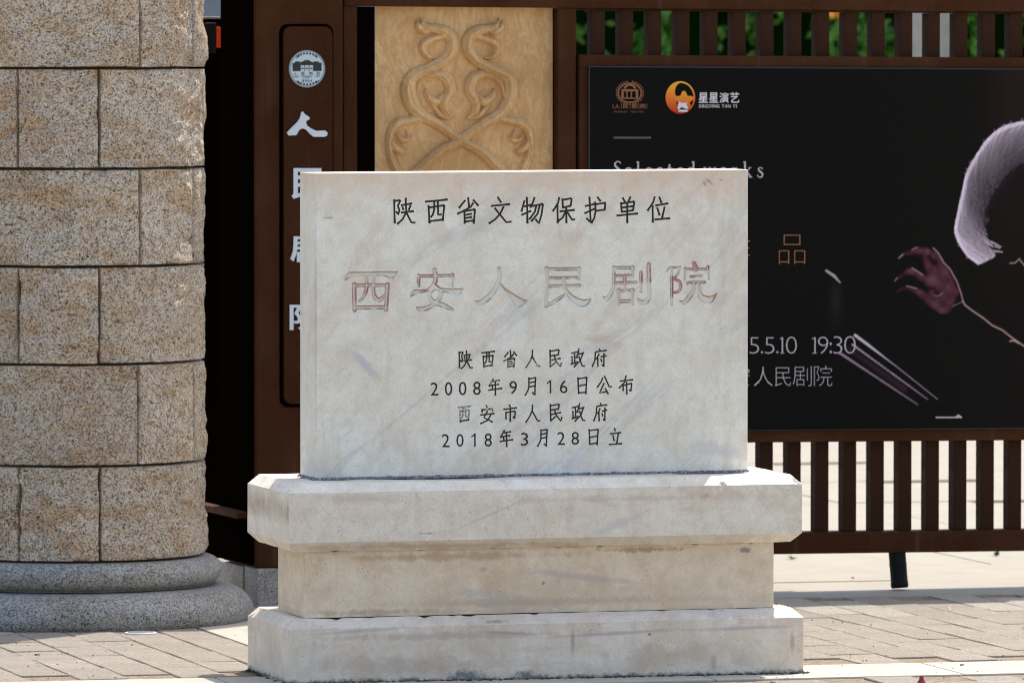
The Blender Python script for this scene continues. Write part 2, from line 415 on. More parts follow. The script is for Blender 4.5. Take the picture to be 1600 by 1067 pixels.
# heights read on the front planes
zB = ST.lz(1255, 963)*.45+ST.lz(450, 984)*.55
z_base_top = zB+C
z_cap_lo = (ST.lz(450, 851)+ST.lz(1255, 830))/2; z_cap_hi = (ST.lz(450, 772)+ST.lz(1255, 755))/2
print('z', zB, z_cap_lo, z_cap_hi, 'w', x_br)
y_mid = .036; y_slab = .140
xm0, xm1 = ST.lx(476, 900, y_mid), ST.lx(1209, 900, y_mid)
xs0, xs1 = ST.lx(492, 500, y_slab), ST.lx(1168.5, 500, y_slab)
zs1 = (ST.lz(492, 270, y_slab)+ST.lz(1168, 266, y_slab))/2
sx = lambda px, py, yc=0: (ST.lx(px, py, yc), ST.lz(px, py, yc))
def SP(px, py, rx, rz, yc=0, **kw): a, b = sx(px, py, yc); return (a, b, rx/640, rz/640, kw)
WM = (.60, .51, .43); BLK = (.12, .10, .09)
marble('marble_base', (.81, .715, .595), (.68, .545, .415), -.10, lowdirt=.006, spots=[  # tints warmed to carry bounce light from the sunlit ground
    (SP(600, 1040, 160, 20, wob=.8, wsc=14), (.46, .35, .26), .5), (SP(1080, 1020, 150, 26, wob=.9, wsc=12), (.50, .38, .28), .5), (SP(700, 992, 240, 7, wob=.9, wsc=20), (.44, .34, .28), .5), (SP(730, 1052, 34, 8, wob=.7, wsc=90), (.10, .14, .17), .85), (SP(820, 1050, 18, 6, wob=.8, wsc=120), (.10, .14, .17), .8),
    (SP(895, 1000, 5, 26, wob=.35), (.36, .24, .16), .6), (SP(1238, 1000, 5, 22, wob=.2), (.36, .25, .17), .6), (SP(1015, 988, 4, 3, wob=.2), (.13, .07, .03), .9),
    (SP(1115, 1035, 7, 18, wob=.3), (.38, .26, .18), .5), (SP(775, 970, 22, 4, wob=.6, wsc=90), (.22, .16, .13), .6),
    (SP(800, 987, 60, 3.5, wob=.2, wsc=14, rot=-.06), (.30, .29, .33), .55), (SP(960, 987, 130, 4, wob=.25, wsc=14, rot=.04), (.30, .29, .33), .55), (SP(1160, 978, 110, 4, wob=.25, wsc=14, rot=.02), (.32, .30, .34), .5),
    (SP(560, 985, 90, 4.5, wob=.4, wsc=20, rot=0.06), (.33, .32, .35), .5)])
marble('marble_mid', (.79, .665, .50), (.66, .50, .335), -.15, spots=[  # warmest tints: bounce light from below painted into the stone colour
    (SP(700, 868, 230, 7, y_mid, wob=.9, wsc=22), (.40, .27, .16), .6), (SP(600, 955, 140, 6, y_mid, wob=.9, wsc=24), (.40, .28, .18), .55), (SP(470, 880, 8, 30, y_mid, wob=.8, wsc=30), (.40, .28, .18), .5), (SP(755, 888, 9, 6, y_mid, wob=.4), (.36, .24, .15), .5), (SP(920, 900, 130, 7, y_mid, wob=.5, wsc=18, rot=-.12), (.36, .33, .32), .4),
    (SP(1000, 856, 80, 5, y_mid, wob=.8), (.22, .16, .10), .6), (SP(1165, 856, 14, 6, y_mid, wob=.6), (.14, .11, .08), .7),
    (SP(840, 938, 330, 8, y_mid, wob=.6, wsc=30), (.45, .32, .22), .5), (SP(849, 909, 4, 4, y_mid, wob=.3), (.2, .13, .06), .8), (SP(440, 862, 6, 6, y_mid, wob=.4), (.1, .07, .04), .8)])
marble('marble_cap', (.80, .74, .635), (.68, .575, .445), -.45, spots=[
    (SP(700, 852, 260, 6, wob=.9, wsc=22), (.46, .33, .22), .55), (SP(1000, 776, 220, 6, wob=.9, wsc=20), (.52, .42, .34), .5), (SP(560, 778, 90, 10, wob=.9, wsc=18), (.52, .41, .33), .5), (SP(668, 832, 16, 2, wob=.6, wsc=80), (.18, .18, .2), .6), (SP(760, 805, 80, 3, wob=.3, rot=.38, wsc=20), (.42, .41, .44), .5), (SP(960, 820, 60, 10, wob=.6, rot=.4, wsc=20), (.45, .44, .48), .45),
    (SP(450, 800, 2, 26, wob=.3), (.30, .19, .12), .7), (SP(1157, 749, 12, 4, wob=.5, wsc=80), (.42, .33, .2), .6), (SP(1243, 746, 8, 5, wob=.8, wsc=140), (.1, .09, .08), .8),
    (SP(900, 868, 150, 4, wob=.9, wsc=60), (.16, .12, .09), .6), (SP(1100, 852, 140, 3.5, wob=.9, wsc=60), (.16, .12, .09), .6), (SP(1104, 772, 10, 6, wob=.7), (.33, .22, .14), .5)])
SLX = 0
marble('marble_slab', (.785, .775, .69), (.72, .65, .535), .72, topwarm=zs1-.02, spots=[
    (SP(1108, 281, 9, 3.2, y_slab, wob=.35, wsc=90, rot=-.7), (.26, .23, .22), .85), (SP(1101, 284, 3.2, 7, y_slab, wob=.3, wsc=90, rot=.6), (.28, .25, .24), .7), (SP(1126, 278, 5, 1.5, y_slab, wob=.4, wsc=120), (.22, .2, .19), .8),
    (SP(493.5, 500, 1.8, 235, y_slab, wob=.25, wsc=20), (.36, .29, .25), .55), (SP(482, 480, 9, 230, y_slab, wob=.7, wsc=12), (.50, .42, .38), .55), (SP(513, 340, 11, 1.6, y_slab, wob=.35, wsc=90), (.26, .23, .23), .85), (SP(570, 570, 42, 9, y_slab, wob=.5, wsc=30, rot=-.75), (.46, .47, .52), .75),  # edge stain line; the left side's weaker light painted as a darker band
    (SP(935, 528, 26, 9, y_slab, wob=.5, wsc=30), (.52, .40, .31), .55), (SP(1125, 700, 60, 16, y_slab, wob=.6, wsc=25, rot=-.2), (.46, .45, .48), .55), (SP(500, 735, 60, 22, y_slab, wob=.6, wsc=25), (.48, .46, .47), .45)])
chamfer_block('plinth_base', 'marble_base', x_bl, x_br, 0, DEP, -.06, z_base_top, C, 0, 1.7)
chamfer_block('plinth_block', 'marble_mid', xm0, xm1, y_mid, y_mid+.30, z_base_top+.0005, z_cap_lo-C-.0005, 0, 0, 5.1, .0006)
chamfer_block('plinth_cap', 'marble_cap', x_bl-.001, ST.lx(1254, 800), .001, DEP-.004, z_cap_lo-C, z_cap_hi+C, C, C, 9.4)
zc = z_cap_hi+C
# slab: rounded box whose front face carries the carved field
zs0 = zc+.004; b_ = .0022
bm = bmesh.new(); box(bm, xs0, xs1, y_slab, y_slab+.165, zs0, zs1, b_, 2)
ff = [f for f in bm.faces if abs(f.calc_center_median().y-y_slab) < 1e-5][0]
fv = sorted(ff.verts, key=lambda v: (v.co.z, v.co.x)); bl, br, tl, tr = fv[0], fv[1], fv[2], fv[3]
bmesh.ops.delete(bm, geom=[ff], context='FACES_ONLY')
PX0, PX1, PY0, PY1, ST_ = 534.0, 1124.0, 413.0, 489.0, .5
def at_slab(px, py): x, z = ST.loc(px, py, y_slab); return x, z
x0c, z1c = [float(t) for t in at_slab(PX0, PY0)]; x1c, z0c = [float(t) for t in at_slab(PX1, PY1)]
zA = float(at_slab(PX0, PY1)[1]); 
il, ir = x0c, x1c; ib, it_ = (zA+z0c)/2, z1c-.0
iv = [bm.verts.new((a, y_slab, b)) for a, b in ((il, ib), (ir, ib), (ir, it_), (il, it_))]
for q in ((bl, br, iv[1], iv[0]), (br, tr, iv[2], iv[1]), (tr, tl, iv[3], iv[2]), (tl, bl, iv[0], iv[3])): bm.faces.new(q)
slab = fin_bm('slab', bm, 'marble_slab', mon, ST.k)
slab['label'] = 'upright white marble slab carved with dark and worn Chinese inscription'
# mortar bead where the slab stands on the cap
bm = bmesh.new(); n = 170
prof = [(-.006, 0), (-.004, .004), (.001, .006)]
rows = []
for i in range(n+1):
    x = xs0-.004+(xs1-xs0+.006)*i/n; kx = 1+.7*noise.noise(Vector((x*40, 0, 0)))+.4*noise.noise(Vector((x*120, 3, 0)))
    rows.append([bm.verts.new((x, y_slab+a*kx, zc+b*kx)) for a, b in prof])
for a, b in zip(rows[:-1], rows[1:]):
    for j in range(2): bm.faces.new((a[j], b[j], b[j+1], a[j+1]))
s = NT('mortar_bead'); cc = s.ramp(s.noise(180, 4, .7), [(.38, (.07, .065, .07)), (.55, (.22, .21, .23)), (.68, (.55, .55, .58))]); s.bump(s.noise(200, 4), .002); s.fin(cc, .9)
fin_bm('mortar_joint', bm, 'mortar_bead', mon, ST.k)
bm = bmesh.new(); rows = []
for i in range(27):
    y = y_slab-.004+.17*i/26; kx = 1+.7*noise.noise(Vector((y*60, 5, 0)))
    rows.append([bm.verts.new((xs0+a*kx, y, zc+b*kx)) for a, b in prof])
for a, b in zip(rows[:-1], rows[1:]):
    for j in range(2): bm.faces.new((b[j], a[j], a[j+1], b[j+1]))
fin_bm('mortar_joint', bm, 'mortar_bead', mon, ST.k)

# ---- the six big characters, cut into the stone
def cr(ox, oy, sc, st): return [(ox+x/sc, oy+y/sc, w/sc) for x, y, w in st]
def crp(ox, oy, sc, P): return [(ox+x/sc, oy+y/sc) for x, y in P]
BIG = []
E = (530, 405, 8.0)
BIG.append(([[(185, 305, 26), (188, 460, 26), (192, 612, 24)], [(182, 318, 20), (600, 318, 20)], [(598, 312, 26), (590, 450, 24), (580, 612, 24)], [(190, 583, 23), (580, 580, 23)],
  [(340, 190, 20), (340, 340, 22), (320, 420, 22), (285, 475, 20), (250, 505, 15)], [(430, 190, 24), (425, 390, 22), (445, 460, 26), (485, 495, 27), (535, 468, 22), (575, 430, 15)]],
  [[(62, 245), (85, 195), (125, 155), (300, 158), (500, 155), (690, 158), (732, 150), (702, 205), (668, 242), (630, 238), (560, 212), (440, 206), (290, 208), (180, 217), (110, 238), (78, 258)]], E))
BIG.append(([[(1180, 150, 32), (1195, 210, 26), (1190, 290, 26)], [(990, 215, 19), (1400, 215, 19)], [(988, 210, 24), (982, 280, 20), (990, 340, 11)], [(1402, 205, 24), (1408, 280, 20), (1405, 340, 11)],
  [(1160, 370, 30), (1115, 430, 26), (1135, 490, 26), (1200, 535, 26), (1300, 572, 30), (1412, 625, 16)], [(1262, 385, 26), (1252, 470, 26), (1180, 545, 26), (1090, 595, 28), (1000, 610, 26), (960, 590, 10)]],
  [[(870, 468), (890, 415), (920, 380), (1080, 375), (1130, 330), (1170, 270), (1200, 315), (1260, 360), (1400, 372), (1548, 366), (1520, 430), (1465, 464), (1380, 432), (1250, 400), (1180, 385), (1100, 400), (990, 422), (900, 452)]], E))
G_ = (730, 405, 8.0)
BIG.append(([[(385, 140, 24), (390, 250, 30), (335, 380, 32), (250, 480, 36), (150, 545, 32), (90, 525, 9)]],
  [[(400, 300), (460, 370), (520, 412), (620, 470), (700, 515), (745, 517), (700, 572), (630, 610), (585, 592), (530, 500), (450, 395), (380, 330)]], G_))
BIG.append(([[(975, 148, 30), (985, 300, 26), (970, 590, 26)], [(975, 152, 20), (1390, 152, 20)], [(1388, 150, 26), (1385, 270, 15)], [(1000, 255, 16), (1385, 255, 16)], [(1010, 355, 18), (1400, 350, 18)],
  [(1195, 265, 24), (1205, 370, 24), (1255, 455, 28), (1335, 525, 40), (1430, 565, 46), (1500, 540, 26), (1535, 515, 6)], [(955, 598, 12), (1060, 550, 24), (1195, 465, 16)]], [], G_))
K_ = (930, 405, 8.0)
BIG.append(([[(215, 145, 19), (470, 145, 19)], [(215, 142, 24), (222, 250, 22), (212, 380, 22), (180, 460, 26), (125, 520, 28), (85, 490, 8)], [(458, 142, 26), (466, 255, 11)], [(240, 238, 15), (455, 238, 15)],
  [(245, 325, 17), (505, 322, 17)], [(358, 240, 20), (360, 415, 20)], [(280, 412, 24), (280, 575, 20)], [(262, 420, 18), (472, 416, 18)], [(455, 410, 22), (456, 575, 20)], [(280, 545, 22), (455, 545, 22)],
  [(563, 205, 21), (563, 425, 19)], [(660, 110, 25), (665, 400, 28), (662, 510, 30), (610, 565, 30), (545, 548, 22), (518, 515, 6)]], [], K_))
BIG.append(([[(950, 160, 21), (950, 590, 20)], [(885, 200, 10), (930, 150, 13), (1060, 155, 13)], [(1055, 150, 20), (1022, 225, 18), (985, 285, 16), (1050, 320, 18), (1062, 390, 20), (1030, 438, 18), (970, 450, 12)],
  [(1232, 105, 27), (1255, 165, 34)], [(1110, 172, 16), (1400, 172, 16)], [(1118, 165, 20), (1112, 300, 12)], [(1405, 145, 20), (1420, 285, 14)], [(1185, 262, 15), (1325, 255, 15)], [(1148, 355, 10), (1160, 332, 16), (1368, 330, 16)],
  [(1235, 340, 24), (1225, 420, 26), (1170, 510, 30), (1110, 568, 24), (1050, 553, 7)], [(1292, 345, 24), (1295, 440, 28), (1335, 515, 40), (1420, 545, 46), (1480, 510, 22), (1525, 460, 5)]], [], K_))
nx = int((PX1-PX0)/ST_)+1; ny = int((PY1-PY0)/ST_)+1
xs = np.linspace(PX0, PX1, nx); ys = np.linspace(PY0, PY1, ny); X, Y = np.meshgrid(xs, ys)
fields = []
for st, po, c in BIG:
    fields.append(seg_field(X, Y, [cr(*c, smooth_stroke(q, 4)) for q in st], [crp(*c, p) for p in po]))
S6 = np.min(fields, 0); who = np.argmin(fields, 0)
t = np.clip(-S6/2.0, 0, 1); dep = (t*(2-t))*.0048
# local positions: straight map of the field to the slab front
ux = (X-PX0)/(PX1-PX0); wy = (Y-PY0)/(PY1-PY0)
LX = il+(ir-il)*ux; LZ = it_+(ib-it_)*wy
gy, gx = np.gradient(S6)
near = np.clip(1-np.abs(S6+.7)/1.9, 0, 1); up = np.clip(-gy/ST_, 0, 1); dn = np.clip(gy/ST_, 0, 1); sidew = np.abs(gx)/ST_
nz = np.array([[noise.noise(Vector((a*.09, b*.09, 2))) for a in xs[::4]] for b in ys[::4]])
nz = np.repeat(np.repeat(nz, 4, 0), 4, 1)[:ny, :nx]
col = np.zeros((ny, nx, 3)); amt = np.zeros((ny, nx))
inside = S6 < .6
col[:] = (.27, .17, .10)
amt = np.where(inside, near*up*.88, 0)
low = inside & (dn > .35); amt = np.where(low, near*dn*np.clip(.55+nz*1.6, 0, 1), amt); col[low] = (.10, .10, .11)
def red(x0, y0, x1, y1, k, both=False):
    m = (X > x0) & (X < x1) & (Y > y0) & (Y < y1) & inside
    e = near*np.clip(up+sidew*.9, 0, 1) if not both else near
    e = e*np.clip(k+nz*.9, 0, 1); m &= e > amt*.6
    col[m] = (.30, .025, .025); amt[m] = np.maximum(amt[m], e[m])
red(548, 440, 611, 484, .85); red(652, 429, 712, 434, .8, True); red(638, 434, 690, 455, .9)
red(675, 425, 684, 445, .8, True); red(955, 428, 985, 448, .75); red(995, 414, 1017, 446, .9, True)
red(1040, 436, 1066, 470, .95, True); red(1068, 412, 1115, 428, .85); red(1060, 465, 1124, 480, .9); red(895, 463, 915, 475, .6); red(1078, 430, 1105, 450, .6); red(780, 442, 812, 466, .3)
pink = (X > 1080) & (X < 1093) & (Y > 415) & (Y < 427) & (S6 < -1); col[pink] = (.42, .15, .16); amt[pink] = .7
# weathering inside the cut
soft = inside & (amt < .2) & (S6 < -.2); col[soft] = (.62, .57, .52); amt[soft] = .25
# shrink field edge to the frame plane exactly
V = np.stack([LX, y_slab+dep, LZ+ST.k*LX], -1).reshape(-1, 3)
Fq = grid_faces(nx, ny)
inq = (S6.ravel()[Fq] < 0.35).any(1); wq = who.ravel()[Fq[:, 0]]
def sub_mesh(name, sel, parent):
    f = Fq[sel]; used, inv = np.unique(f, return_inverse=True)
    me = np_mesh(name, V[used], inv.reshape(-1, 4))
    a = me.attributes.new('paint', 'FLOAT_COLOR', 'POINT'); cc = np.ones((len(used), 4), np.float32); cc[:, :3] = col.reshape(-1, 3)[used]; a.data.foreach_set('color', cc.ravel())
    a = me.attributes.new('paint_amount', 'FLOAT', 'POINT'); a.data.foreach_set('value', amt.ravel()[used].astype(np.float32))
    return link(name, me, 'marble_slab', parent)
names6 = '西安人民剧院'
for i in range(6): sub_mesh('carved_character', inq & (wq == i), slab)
fld = sub_mesh('slab_face', ~inq, slab)

# ---- small painted characters
s = NT('black_paint')
mk = s.noise(230, 4, .75); wr = s.math('SUBTRACT', s.attr('wear'), .075)
f = s.math('GREATER_THAN', s.math('ADD', s.math('MULTIPLY', mk, .75), s.math('MULTIPLY', s.noise(1400, 2, .5), .25)), wr)
s.fin(s.mix(s.ramp(s.math('SUBTRACT', s.math('ADD', mk, .06), wr), [(0, 0), (.1, 1)]), (.45, .43, .42), (.016, .014, .013)), .6, spec=.3)
def stroke_mesh(bm, pts, w0, lvl, fr, yc, off=0.0003, wear=0, end=1.25, lay=None, curve=True):
    """flat tapered stroke in photo units laid on the frame's plane"""
    P = [(x, y, w0) for x, y in pts]
    if curve and len(P) > 2: 
        Q = []
        for i in range(len(P)-1):
            Q.append(P[i]); 
        Q.append(P[-1]); P = Q
    n = len(P); L, Rr = [], []
    for i, (x, y, w) in enumerate(P):
        a = P[max(0, i-1)]; b = P[min(n-1, i+1)]
        dx, dy = b[0]-a[0], b[1]-a[1]; l = math.hypot(dx, dy) or 1
        ww = w*(.9 if 0 < i < n-1 else (1.0 if i == 0 else end))
        L.append((x-dy/l*ww, y+dx/l*ww)); Rr.append((x+dy/l*ww, y-dx/l*ww))
    # lengthened, angled ends like a chisel
    yy = yc-off-lvl*.00002; A = []
    for q in (L, Rr):
        r = []
        for px, py in q:
            x, z = fr.loc(px, py, yc); v = bm.verts.new((float(x), yy, float(z)+fr.k*float(x))); r.append(v)
            if lay is not None: v[lay] = wear
        A.append(r)
    for i in range(n-1): bm.faces.new((A[0][i], A[1][i], A[1][i+1], A[0][i+1]))
    return A
def orient_front(bm):
    bm.normal_update()
    for f in bm.faces:
        if f.normal.y > 0: f.normal_flip()
SA = (600, 295, 6.957)
HDR = {
'陕': [[(110, 116), (117, 378)], [(115, 134), (180, 125)], [(180, 125), (150, 187), (168, 232), (155, 280), (130, 246)], [(235, 98), (242, 250), (205, 330), (142, 386)], [(183, 182), (305, 160)], [(198, 195), (212, 234)], [(290, 178), (268, 234)], [(182, 260), (325, 245)], [(243, 262), (298, 368), (342, 368)]],
'西': [[(446, 142), (692, 118)], [(483, 178), (495, 378)], [(490, 205), (657, 180)], [(657, 178), (638, 352)], [(492, 354), (640, 336)], [(547, 135), (545, 230), (530, 285), (506, 312)], [(585, 130), (588, 285), (627, 280)]],
'省': [[(915, 93), (925, 197)], [(884, 125), (814, 211)], [(966, 118), (1027, 187)], [(972, 150), (945, 195), (880, 235), (794, 275)], [(872, 225), (878, 382)], [(878, 245), (990, 225)], [(989, 222), (975, 382)], [(885, 285), (955, 272)], [(885, 320), (955, 308)], [(885, 358), (974, 345)]],
'文': [[(1236, 90), (1272, 152)], [(1163, 188), (1370, 168)], [(1302, 193), (1262, 275), (1205, 335), (1138, 381)], [(1203, 210), (1330, 365), (1387, 358)]],
'物': [[(1528, 128), (1493, 250)], [(1520, 195), (1598, 174)], [(1552, 90), (1560, 380)], [(1493, 287), (1600, 240)], [(1637, 93), (1615, 160), (1588, 208)], [(1608, 190), (1730, 165)], [(1728, 166), (1710, 290), (1683, 378), (1644, 328)], [(1655, 188), (1640, 250), (1580, 335)], [(1692, 180), (1670, 270), (1600, 358)]],
'保': [[(1906, 93), (1890, 160), (1834, 247)], [(1885, 180), (1888, 377)], [(1938, 108), (1945, 217)], [(1942, 121), (2040, 105)], [(2040, 106), (2028, 190)], [(1950, 202), (2028, 188)], [(1908, 247), (2072, 230)], [(1980, 205), (1982, 374)], [(1972, 250), (1945, 310), (1896, 352)], [(1990, 252), (2045, 338), (2077, 333)]],
'护': [[(2233, 86), (2247, 370), (2200, 320)], [(2185, 190), (2297, 165)], [(2178, 269), (2293, 218)], [(2318, 88), (2356, 140)], [(2295, 142), (2300, 235), (2285, 320), (2253, 377)], [(2300, 172), (2410, 152)], [(2406, 153), (2398, 230)], [(2303, 242), (2400, 228)]],
'单': [[(2591, 96), (2623, 150)], [(2681, 86), (2655, 142)], [(2575, 146), (2585, 260)], [(2580, 161), (2724, 140)], [(2722, 140), (2708, 237)], [(2585, 206), (2712, 190)], [(2588, 253), (2710, 235)], [(2526, 293), (2762, 270)], [(2643, 150), (2645, 374)]],
'位': [[(2943, 86), (2925, 150), (2863, 242)], [(2920, 180), (2922, 368)], [(2991, 86), (3016, 157)], [(2948, 183), (3092, 160)], [(2969, 203), (2996, 292)], [(3050, 195), (3022, 322)], [(2939, 336), (3110, 322)]]}
SMC = (660, 535, 6.278)
d_ = 1067.3
SML = {
'人': [[(1080, 72), (1077, 132), (1052, 190), (1013, 250)], [(1078, 140), (1130, 233), (1157, 231)]],
'民': [[(185+d_, 70), (188+d_, 243)], [(188+d_, 86), (274+d_, 72)], [(273+d_, 73), (265+d_, 122)], [(190+d_, 131), (268+d_, 119)], [(192+d_, 175), (290+d_, 155)], [(186+d_, 240), (237+d_, 194)], [(225+d_, 120), (240+d_, 180), (288+d_, 239), (298+d_, 198)]],
'政': [[(389+d_, 106), (457+d_, 91)], [(425+d_, 100), (428+d_, 213)], [(428+d_, 151), (457+d_, 144)], [(400+d_, 135), (403+d_, 210)], [(386+d_, 216), (457+d_, 189)], [(468+d_, 60), (462+d_, 100), (440+d_, 152)], [(457+d_, 118), (517+d_, 101)], [(505+d_, 110), (480+d_, 180), (418+d_, 242)], [(465+d_, 135), (500+d_, 230), (527+d_, 231)]],
'府': [[(667+d_, 60), (679+d_, 86)], [(630+d_, 93), (740+d_, 78)], [(630+d_, 92), (625+d_, 170), (598+d_, 240)], [(667+d_, 110), (638+d_, 168)], [(652+d_, 148), (655+d_, 240)], [(680+d_, 141), (738+d_, 130)], [(713+d_, 103), (713+d_, 238), (694+d_, 217)], [(682+d_, 160), (694+d_, 192)]],
'年': [[(696, 353), (653, 432)], [(690, 381), (762, 370)], [(668, 421), (754, 408)], [(685, 415), (690, 464)], [(646, 468), (783, 448)], [(715, 375), (717, 522)]],
'月': [[(1045, 343), (1045, 430), (1035, 470), (1006, 522)], [(1045, 357), (1112, 345)], [(1111, 343), (1102, 518), (1077, 488)], [(1047, 396), (1102, 385)], [(1047, 436), (1102, 425)]],
'日': [[(458+d_, 340), (465+d_, 507)], [(462+d_, 356), (547+d_, 342)], [(546+d_, 342), (535+d_, 507)], [(465+d_, 426), (540+d_, 412)], [(465+d_, 496), (538+d_, 485)]],
'公': [[(701+d_, 343), (690+d_, 380), (646+d_, 442)], [(717+d_, 328), (765+d_, 435), (791+d_, 432)], [(717+d_, 398), (670+d_, 495), (750+d_, 480)], [(724+d_, 448), (758+d_, 507)]],
'布': [[(868+d_, 379), (1000+d_, 365)], [(931+d_, 323), (915+d_, 390), (860+d_, 450)], [(900+d_, 415), (903+d_, 477)], [(903+d_, 421), (987+d_, 400)], [(986+d_, 402), (978+d_, 478), (959+d_, 463)], [(935+d_, 385), (938+d_, 510)]],
'安': [[(624, 610), (636, 641)], [(583, 648), (587, 687)], [(585, 661), (694, 648)], [(693, 648), (685, 674)], [(640, 668), (603, 735), (690, 780)], [(672, 705), (645, 760), (568, 797)], [(566, 711), (707, 695)]],
'市': [[(851, 606), (863, 637)], [(793, 656), (928, 640)], [(818, 680), (820, 752)], [(820, 687), (911, 672)], [(911, 672), (905, 747), (887, 727)], [(862, 645), (862, 777)]],
'立': [[(814+d_, 836), (826+d_, 870)], [(771+d_, 896), (882+d_, 882)], [(799+d_, 908), (815+d_, 967)], [(854+d_, 893), (838+d_, 987)], [(760+d_, 1001), (890+d_, 990)]]}
def to_src(c, st): return [[(c[0]+x/c[2], c[1]+y/c[2]) for x, y in q] for q in st]
def bbox(st): a = np.array([p for q in st for p in q]); return a.min(0), a.max(0)
def fit(st, x0, y0, x1, y1):
    a, b = bbox(st); return [[(x0+(x-a[0])/(b[0]-a[0])*(x1-x0), y0+(y-a[1])/(b[1]-a[1])*(y1-y0)) for x, y in q] for q in st]
HS = {k: to_src(SA, v) for k, v in HDR.items()}
SS = {k: to_src(SMC, v) for k, v in SML.items()}
for k in '陕西省': SS[k] = HS[k]
def put_char(st, wd, wear=0.0, wfun=None, name='inscribed_character'):
    bm = bmesh.new(); lay = bm.verts.layers.float.new('wear')
    for i, q in enumerate(st):
        # sub-divide so that the wear can vary along a stroke
        Q = [q[0]]
        for a, b in zip(q[:-1], q[1:]):
            m = 3
            for j in range(1, m+1): Q.append((a[0]+(b[0]-a[0])*j/m, a[1]+(b[1]-a[1])*j/m))
        Q = [(x+random.uniform(-.12, .12), y+random.uniform(-.12, .12)) for x, y in Q]
        A = stroke_mesh(bm, Q, wd, i, ST, y_slab, wear=wear, lay=lay, end=1.15)
        if wfun:
            for s_ in A:
                for v, p in zip(s_, Q): v[lay] = wfun(*p)
    orient_front(bm)
    return fin_bm(name, bm, 'black_paint', slab)
for k, st in HS.items(): put_char(st, 1.6, .33)
def bc(k, c, x0, y0, x1, y1, dx=0): return fit(SS[k], c[0]+(x0+dx)/c[2], c[1]+y0/c[2], c[0]+(x1+dx)/c[2], c[1]+y1/c[2])
W = 1.24
lohalf = lambda y0, a, b: (lambda x, y: a if y < y0 else b)
put_char(bc('陕', SMC, 360, 77, 494, 260), W, .38); put_char(bc('西', SMC, 576, 87, 713, 250), W, .4, lohalf(560, .4, .5))
put_char(bc('省', SMC, 792, 73, 926, 252), W, .4, lohalf(561, .38, .56)); put_char(SS['人'], W, .4, lohalf(562, .4, .54))
put_char(SS['民'], W, .4, lohalf(560, .38, .54)); put_char(SS['政'], W, .47); put_char(SS['府'], W, .41)
put_char(SS['年'], W, .4, lohalf(601, .54, .4)); put_char(SS['月'], W, .44); put_char(SS['日'], W, .38); put_char(SS['公'], W, .37); put_char(SS['布'], W, .36)
put_char(bc('西', SMC, 347, 624, 480, 785), W, .5, lohalf(655, .60, .44)); put_char(SS['安'], W, .4, lohalf(640, .54, .42)); put_char(SS['市'], W, .38)
y534 = lambda k: [[(x, y+535/6.278) for x, y in q] for q in SS[k]]
put_char(y534('人'), W, .42); put_char(bc('民', SMC, 188, 602, 300, 773, d_), W, .44); put_char(bc('政', SMC, 395, 595, 531, 775, d_), W, .4); put_char(bc('府', SMC, 612, 593, 748, 772, d_), W, .35)
put_char(bc('年', SMC, 757, 857, 891, 1025), W, .42); put_char(bc('月', SMC, 60, 850, 157, 1023, d_), W, .44); put_char(bc('日', SMC, 568, 848, 658, 1006, d_), W, .44); put_char(SS['立'], W, .38)

def glyph(ch, off=0.0, res=3):
    c = bpy.data.curves.new('g', 'FONT'); c.body = ch; c.offset = off; c.resolution_u = res
    o = bpy.data.objects.new('g', c); COL.objects.link(o)
    dg = bpy.context.evaluated_depsgraph_get(); me = bpy.data.meshes.new_from_object(o.evaluated_get(dg))
    V = np.empty(len(me.vertices)*3); me.vertices.foreach_get('co', V); V = V.reshape(-1, 3)[:, :2]
    P = [list(p.vertices) for p in me.polygons]
    bpy.data.objects.remove(o); bpy.data.curves.remove(c); bpy.data.meshes.remove(me); return V, P
def put_glyph(bm, ch, fr, yc, x0, y0, x1, y1, off=0.0, lift=.0004, lay=None, wear=0):
    V, P = glyph(ch, off); a, b = V.min(0), V.max(0)
    vs = []
    for x, y in V:
        px = x0+(x-a[0])/(b[0]-a[0])*(x1-x0); py = y1-(y-a[1])/(b[1]-a[1])*(y1-y0)
        lx, lz = fr.loc(px, py, yc); v = bm.verts.new((float(lx), yc-lift, float(lz)+fr.k*float(lx))); vs.append(v)
        if lay is not None: v[lay] = wear
    for p in P:
        try: bm.faces.new([vs[i] for i in p])
        except ValueError: pass
    return bm
def digit(ch, x0, y0, x1, y1, dx=0, wear=.38, wd=0.0):
    bm = bmesh.new(); lay = bm.verts.layers.float.new('wear'); c = SMC
    if ch == '1':
        X1 = c[0]+(x1+dx)/c[2]-1.4; X0 = c[0]+(x0+dx)/c[2]; Y0 = c[1]+y0/c[2]; Y1 = c[1]+y1/c[2]
        stroke_mesh(bm, [(X1, Y0), (X1, (Y0+Y1)/2), (X1, Y1)], 1.25, 0, ST, y_slab, wear=wear, lay=lay, end=1); stroke_mesh(bm, [(X0, Y0+5.2), (X0+2.6, Y0+3.4), (X1, Y0+.6)], 1.0, 1, ST, y_slab, wear=wear, lay=lay, end=1)
    else: put_glyph(bm, ch, ST, y_slab, c[0]+(x0+dx)/c[2], c[1]+y0/c[2], c[0]+(x1+dx)/c[2], c[1]+y1/c[2], wd, .0004, lay, wear)
    orient_front(bm); fin_bm('inscribed_digit', bm, 'black_paint', slab)
